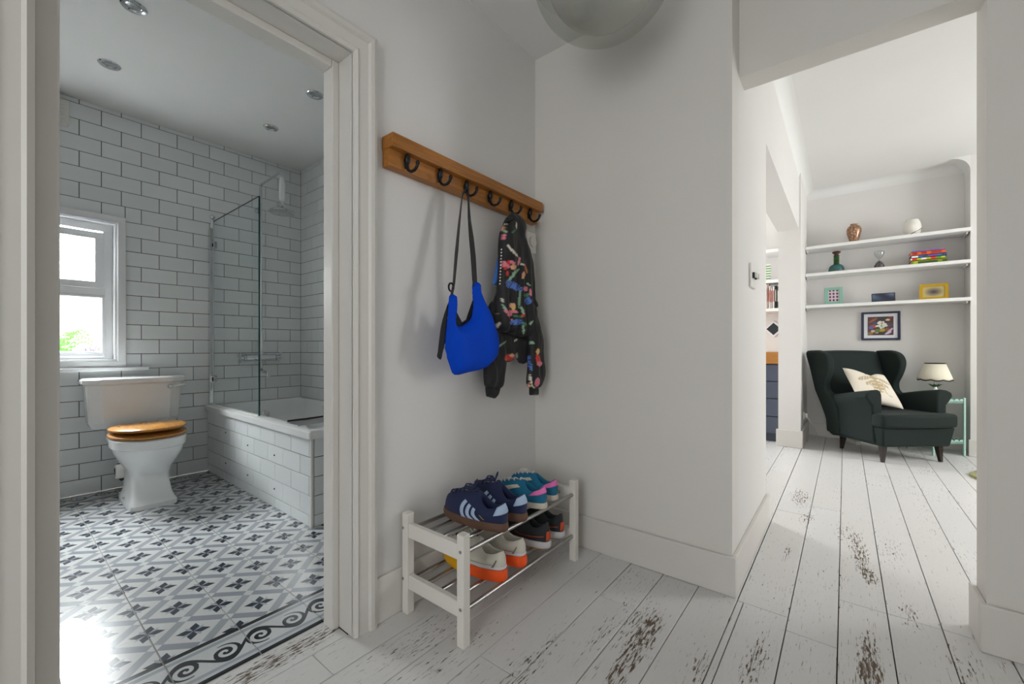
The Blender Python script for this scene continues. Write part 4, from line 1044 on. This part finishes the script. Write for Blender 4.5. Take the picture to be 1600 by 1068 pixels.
# books lying flat
M['spine'] = vcol('printed_spine', .5)
z = ST['mid']; by0 = -.665
BK = [((150,170,30),.040,.262,'lime green'), ((206,60,30),.028,.25,'white red and green'), ((44,92,160),.026,.255,'blue and purple'), ((226,92,24),.036,.252,'orange')]
def bookcol(i):
    rr = random.Random(i*17+5); cells = [rr.choice([[(170,196,40),(120,150,20),(60,90,30)],[(160,200,40),(214,52,36),(232,232,226),(80,150,60)],[(48,104,176),(120,70,150),(236,236,236),(40,70,120)],[(230,96,24),(226,92,24),(168,44,26)]][i]) for _ in range(12)]
    return lambda co: (cells[int((co.y+.2)/.035) % 12] if abs(co.z-BK[i][1]/2) < BK[i][1]*.3 else BK[i][0])
for i, (c, th_, ln_, nm) in enumerate(BK):
    dy = (-.004, .006, -.003, .004)[i]; b = thing('book', '%s hardback lying in the stack on the middle alcove shelf' % nm, 'book', (5.955, by0+dy, z), 0, 'books stacked on the alcove shelf')
    cov = G()
    nn = 40; ys_ = [-ln_/2+ln_*k/nn for k in range(nn+1)]; zs = [0, th_*.2, th_*.21, th_*.5, th_*.79, th_*.8, th_]
    vs = [(0, y_, z_) for z_ in zs for y_ in ys_]; fs = [(j*(nn+1)+k, j*(nn+1)+k+1, (j+1)*(nn+1)+k+1, (j+1)*(nn+1)+k) for j in range(len(zs)-1) for k in range(nn)]
    cov.add(vs, fs); cov.box(0, .19, -ln_/2, ln_/2, 0, .003).box(0, .19, -ln_/2, ln_/2, th_-.003, th_)
    o = cov.build('cover', M['spine'], b); paintv(o, bookcol(i))
    G().box(.004, .185, -ln_/2+.004, ln_/2-.004, .003, th_-.003).build('pages', M['paper'], b); z += th_
tb = thing('book', 'thin purple notebook topping the book stack', 'book', (5.955, by0, z+.0), 0, 'books stacked on the alcove shelf'); flat('violet', (120,104,170), .5)
G().box(.004, .188, -.124, .122, 0, .003).box(.004, .188, -.124, .122, .011, .014).box(.004, .007, -.124, .122, .003, .011).build('cover', M['violet'], tb); G().box(.008, .184, -.12, .118, .003, .011).build('pages', M['paper'], tb)
# standing photo frames (vertex-printed pictures)
M['picture'] = vcol('printed_picture', .35)
def picture(w_, h_, fn, parent, y=0, n=44, name='print'):
    g = G(); vs = []; fs = []; m = max(8, int(n*h_/w_))
    for j in range(m+1):
        for i in range(n+1): vs.append((-w_/2+w_*i/n, 0, h_*j/m))
    for j in range(m):
        for i in range(n): q = j*(n+1)+i; fs.append((q, q+1, q+n+2, q+n+1))
    vs2 = [(a, .002, c) for a, b, c in vs]; g.add(vs+vs2, fs+[tuple(len(vs)+k for k in reversed(f)) for f in fs])
    o = g.build(name, M['picture'], parent); paintv(o, lambda co: fn((co.x+w_/2)/w_, co.z/h_)); return o
def pframe(loc, yaw, w_, h_, bw, mat, fn, label, tilt=8, mount=None, matm=None, cat='photo frame', name='photo_frame', depth=.016, stand=True):
    t = thing(name, label, cat, loc)
    t.rotation_mode = 'QUATERNION'; t.rotation_quaternion = (Matrix.Rotation(-PI/2+yaw, 4, 'Z') @ Matrix.Rotation(math.radians(-tilt), 4, 'X')).to_quaternion()
    g = G().box(-w_/2, w_/2, 0, depth, 0, bw).box(-w_/2, w_/2, 0, depth, h_-bw, h_).box(-w_/2, -w_/2+bw, 0, depth, bw, h_-bw).box(w_/2-bw, w_/2, 0, depth, bw, h_-bw)
    g.build('frame', mat, t, False, .002)
    G().box(-w_/2+.002, w_/2-.002, depth-.002, depth+.003, .005, h_-.002).build('back', M['darkwood'], t)
    if mount: G().box(-w_/2+bw, w_/2-bw, depth-.006, depth-.004, bw, h_-bw).build('mount', matm, t)
    mb = mount or bw
    o = picture(w_-2*mb, h_-2*mb, fn, t); o.location = (0, depth-.009, mb)
    if stand: G().box(-.02, .02, depth+.003, depth+.05, .014, .018).box(-.02, .02, depth+.003, depth+.007, .008, h_*.6).build('stand', M['rubber'], t)
    return t
flat('mint_frame', (132,178,160), .5); flat('yellow_frame', (196,156,14), .5); flat('dark_frame', (54,60,70), .4); flat('blue_frame', (16,30,66), .4); flat('mountwhite', (232,234,238), .8)
def dots(u, v):
    a, b = (u*3) % 1-.5, (v*3.6) % 1-.5
    return (72,46,66) if math.hypot(a, b*.9) < .30 else (206,184,196)
pframe((6.02, .098, ST['low']+.003), .1, .165, .205, .034, M['mint_frame'], dots, 'mint green photo frame with a dotted print on the lowest alcove shelf', 10)
def blur1(u, v): t = .5+.5*math.sin(u*5+v*3); return tuple(int(a+(b-a)*t*v) for a, b in zip((40,46,66), (120,150,176)))
pframe((6.02, -.325, ST['low']+.002), .0, .19, .10, .008, M['dark_frame'], blur1, 'small landscape photo block with a grey blue picture', 8)
def blur2(u, v): t = max(0, 1-math.hypot((u-.5)*2.2, (v-.5)*2.2)); return tuple(int(a+(b-a)*t) for a, b in zip((196,180,120), (66,60,84)))
pframe((6.02, -.71, ST['low']+.003), -.12, .21, .165, .026, M['yellow_frame'], blur2, 'bright yellow photo frame with a dark blurred picture', 10)
# framed flower picture hung under the shelves
petals = [(.55,.62,.16,.06,k*60,(222,224,206)) for k in range(3)] + [(.46,.70,.10,.05,40,(232,232,222)),(.66,.60,.1,.06,-30,(226,226,214)),(.50,.44,.05,.13,20,(214,226,206)),(.63,.48,.06,.1,-25,(206,222,214)),(.40,.50,.1,.05,10,(230,228,210)),(.72,.5,.07,.04,0,(220,222,210)),(.56,.64,.05,.035,0,(196,120,80)),(.54,.52,.02,.05,0,(110,120,90))]
under = [(.2,.5,.12,.08,20,(170,60,40)),(.28,.46,.08,.05,0,(206,70,40)),(.14,.42,.1,.1,0,(90,96,150)),(.22,.82,.2,.05,35,(150,90,40)),(.4,.26,.12,.09,0,(96,120,40)),(.6,.27,.14,.08,20,(176,150,40)),(.76,.3,.1,.1,0,(140,76,40)),(.2,.22,.085,.06,0,(206,186,170)),(.78,.82,.085,.06,0,(206,200,160)),(.36,.14,.07,.03,0,(210,180,130)),(.88,.26,.16,.05,50,(196,180,214)),(.8,.12,.14,.05,30,(206,196,220)),(.3,.64,.1,.07,0,(50,80,110)),(.85,.55,.14,.12,0,(74,68,74)),(.1,.1,.12,.08,0,(140,110,40)),(.88,.95,.08,.03,0,(160,50,40))]
def flowers(u, v):
    q = (70+int(24*math.sin(u*9)), 38, 44)
    for c in under:
        if ell(u, v, c): q = c[5]
    for c in petals:
        if ell(u, v, c): q = c[5]
    return q
pf = pframe((6.178, -.31, 1.135), 0, .325, .315, .022, M['blue_frame'], flowers, 'dark blue framed picture of white flowers with a white mount', 0, .055, M['mountwhite'], 'picture', 'wall_picture', .018, False)

# ------------------------------------------------------------------ side table and lamp
tb = thing('side_table', 'mint green metal side table with two scalloped trays', 'side table', (5.955, -.70, 0), 0)
TW, TD = .141, .141; TA = math.atan2(-.233, .161)
for sx_ in (-1, 1):
    for sy_ in (-1, 1): G().box(sx_*TW-.009, sx_*TW+.009, sy_*TD-.009, sy_*TD+.009, 0, .565).build('leg', M['mint'], tb, False, .002)
def tray(z):
    G().box(-TW, TW, -TD, TD, z, z+.014).build('tray', M['mint'], tb)
    def edge(n, f):
        g = G()
        for k in range(n):
            a0, a1 = k/n, (k+1)/n; pts = []
            for i in range(9): a = PI*i/8; pts.append(((a0+a1)/2+(a1-a0)/2*-math.cos(a)*.98, .02+.022*math.sin(a)))
            bot = [(pts[-1][0], 0), (pts[0][0], 0)]
            ring = pts+bot; g.loft([[f(p[0], 0)[:2]+(z+p[1],) for p in ring], [f(p[0], .003)[:2]+(z+p[1],) for p in ring]])
        g.box(*f.bar, z, z+.022); g.build('scalloped_edge', M['mint'], tb)
    for sg in (-1, 1):
        f = lambda t, d: (-TW+2*TW*t, sg*(TD+d), 0); f.bar = (-TW, TW, *sorted((sg*TD, sg*(TD+.003)))); edge(6, f)
        f = lambda t, d: (sg*(TW+d), -TD+2*TD*t, 0); f.bar = (*sorted((sg*TW, sg*(TW+.003))), -TD, TD); edge(6, f)
tray(.51); tray(.115)
tb.rotation_euler = (0, 0, -.963); tb.location = (5.951, -.711, 0)
lp = thing('table_lamp', 'cream lamp with scalloped black trimmed shade on mint side table', 'lamp', (5.951, -.711, .5245))
G().lathe([(.001,0),(.05,0),(.055,.01),(.045,.03),(.03,.05),(.035,.08),(.03,.1),(.016,.115),(.014,.135)], (0,0,0), 24).build('base', M['ceramic'], lp, True)
for k in range(8):
    a = 2*PI*k/8; c, s_ = math.cos(a), math.sin(a)
    G().add([(.012*c,.012*s_,.13),(.03*c-.012*s_,.03*s_+.012*c,.15),(.052*c,.052*s_,.162),(.03*c+.012*s_,.03*s_-.012*c,.15)], [(0,1,2,3)]).build('leaf', M['fern_dark'], lp, False, 0, 2, 0, .003)
n = 96; r0, r1 = .13, .077; zb, zt = .207, .37
def scal(a): return .010*abs(math.sin(a*4.5))
sh_ = [[(r*math.cos(2*PI*i/n), r*math.sin(2*PI*i/n), z-(scal(2*PI*i/n) if k == 0 else 0)) for i in range(n)] for k, (r, z) in enumerate(((r0, zb), (r0-.006, zb+.02), (r1, zt)))]
G().loft(sh_, False, False).build('shade', M['shade'], lp, True, 0, 2, 0, .002)
def trimring(r, dz, th_, sc):
    rg = []
    for (dr, dzz) in ((.002,0),(.003,th_),(-.003,th_),(-.003,0),(.002,0)): rg.append([((r+dr)*math.cos(2*PI*i/n), (r+dr)*math.sin(2*PI*i/n), dz+dzz-(scal(2*PI*i/n) if sc else 0)) for i in range(n)])
    return G().loft(rg, False, False)
trimring(r0, zb-.004, .011, True).build('trim', M['black_iron'], lp); trimring(r1, zt-.006, .008, False).build('trim', M['black_iron'], lp)
G().lathe([(.006,.13),(.006,.34)], (0,0,0), 8).build('stem', M['steel'], lp)
g = G()
for a in (0, PI*2/3, PI*4/3): g.tube([(0,0,.34), (r1*math.cos(a), r1*math.sin(a), .37)], .002, 5)
g.build('shade_carrier', M['steel'], lp)

# ------------------------------------------------------------------ kitchen side beyond the opening
cb = thing('base_cabinet', 'blue grey painted cabinet seen past the white pillar', 'cabinet', (5.46, .57, 0))
G().box(.0, .6, .0, 1.5, .09, .87).build('body', M['navy_cab'], cb, False, .003)
G().box(.05, .6, .0, 1.5, 0, .09).build('plinth', M['navy_cab'], cb)
for k in range(2):
    G().box(-.02, 0, .005+k*.45, .445+k*.45, .1, .28).build('drawer', M['navy_cab'], cb, False, .004)
    G().box(-.02, 0, .005+k*.45, .445+k*.45, .29, .48).build('drawer', M['navy_cab'], cb, False, .004)
    G().box(-.02, 0, .005+k*.45, .445+k*.45, .49, .67).build('drawer', M['navy_cab'], cb, False, .004)
    G().box(-.02, 0, .005+k*.45, .445+k*.45, .68, .86).build('drawer', M['navy_cab'], cb, False, .004)
tag(G().box(5.43, 6.19, .565, 2.1, .871, 1.0).build('worktop', M['worktop'], None, False, .006), 'thick oak worktop on the blue grey cabinet', 'worktop')
for zz, lb in ((2.225, 'white kitchen shelf, empty, highest beyond the pillar'), (1.861, 'white kitchen shelf carrying the green striped box'), (1.52, 'white kitchen shelf carrying the row of upright books')):
    shelf('kitchen_shelf', 5.83, 6.199, .562, 1.6, zz, .036, lb, 'white kitchen shelves')
yb = .575; rr = random.Random(4)
names = [('thick black book standing against the pillar end of the kitchen shelf row', (28,28,30), .034), ('dark olive book second from the pillar in the kitchen shelf row', (46,50,44), .026), ('thin black book third from the pillar beside the pale books', (22,22,24), .02), ('white book with red title, fourth from the pillar', (226,222,216), .022), ('cream book with red title, fifth from the pillar', (214,208,196), .018), ('white book with red title, sixth from the pillar', (230,226,222), .02), ('pale pink book seventh from the pillar in the kitchen row', (214,180,168), .016), ('white book with grey title, eighth from the pillar', (222,218,212), .018), ('off white book with red title, ninth from the pillar', (220,206,194), .02)]
for i, (nm, c, t_) in enumerate(names):
    h_ = .27+rr.uniform(-.02,.03); mk = 'book_cover_%d' % i; flat(mk, c, .5)
    b = thing('book', nm, 'book', (5.85, yb, 1.521), 0, 'upright books on the kitchen shelf')
    G().box(0, .2, 0, .0025, 0, h_).box(0, .2, t_-.0045, t_-.002, 0, h_).box(0, .003, 0, t_-.002, 0, h_).build('cover', M[mk], b); G().box(.003, .195, .0025, t_-.0045, .004, h_-.004).build('pages', M['paper'], b)
    tc = (190,80,60) if i in (3,4,5,6,8) else (206,204,198); fm = 'spine_mark_%d' % i; flat(fm, tc, .6)
    G().box(-.001, 0, t_*.25, t_*.62, h_*.3, h_*.82).build('title', M[fm], b); yb += t_
gb = thing('striped_box', 'green striped card leaning on the kitchen shelf', 'box', (5.9, .74, 1.861))
flat('leafgreen', (92,150,84), .6)
G().box(0, .02, -.04, .12, 0, .2).build('card', M['plastic'], gb, False, .002)
for k in range(6): G().box(-.002, 0, -.04, .12, .02+k*.03, .033+k*.03).build('stripe', M['leafgreen'], gb)
dp = thing('wall_picture', 'small white bordered picture hung as a diamond beyond the pillar', 'picture', (6.198, .704, 1.287))
dp.rotation_euler = (PI/4, 0, 0)
flat('dark_photo', (34,46,50), .3)
G().box(-.012, 0, -.075, .075, -.075, .075).build('border', M['mountwhite'], dp, False, .002); G().box(-.0135, -.012, -.055, .055, -.055, .055).build('image', M['dark_photo'], dp)
# odds and ends on the alcove floor
so = thing('wall_socket', 'small white socket low on the alcove side wall', 'socket', (5.68, .36, .30))
G().box(-.06, .06, -.012, 0, -.04, .04).build('plate', M['plastic'], so, False, .003); G().box(-.03, .02, -.04, -.012, -.025, .025).build('plug', M['plastic'], so, False, .006)
tag(G().tube([(5.68, .325, .28), (5.75, .29, .2), (5.85, .26, .12), (5.95, .25, .04), (6.12, .16, .006), (6.15, -.05, .006), (6.155, -.4, .006), (6.14, -.55, .006)], .004, 8).build('lamp_cable', M['plastic'], None, True), 'thin white cable running from socket behind armchair', 'cable')
ps = thing('power_strip', 'white power strip on the floor behind the armchair', 'power strip', (5.98, -.05, 0), .5)
G().box(-.14, .14, -.03, .03, 0, .04).build('body', M['plastic'], ps, False, .008)
for x in (-.08, 0, .08): G().box(x-.022, x+.022, -.02, .02, .04, .046).build('outlet', M['lac'], ps, False, .003)
tag(G().prism(smoothpoly([(5.02,-.80),(4.9,-.83),(4.72,-.92),(4.5,-1.2),(4.5,-2.4),(5.7,-2.4),(5.75,-1.2),(5.4,-.98),(5.15,-.84)], 3), 'z', .0, .018).build('rug', M['olive'], None, True, .006), 'olive green rug edge on the white boards past the right wall', 'rug')
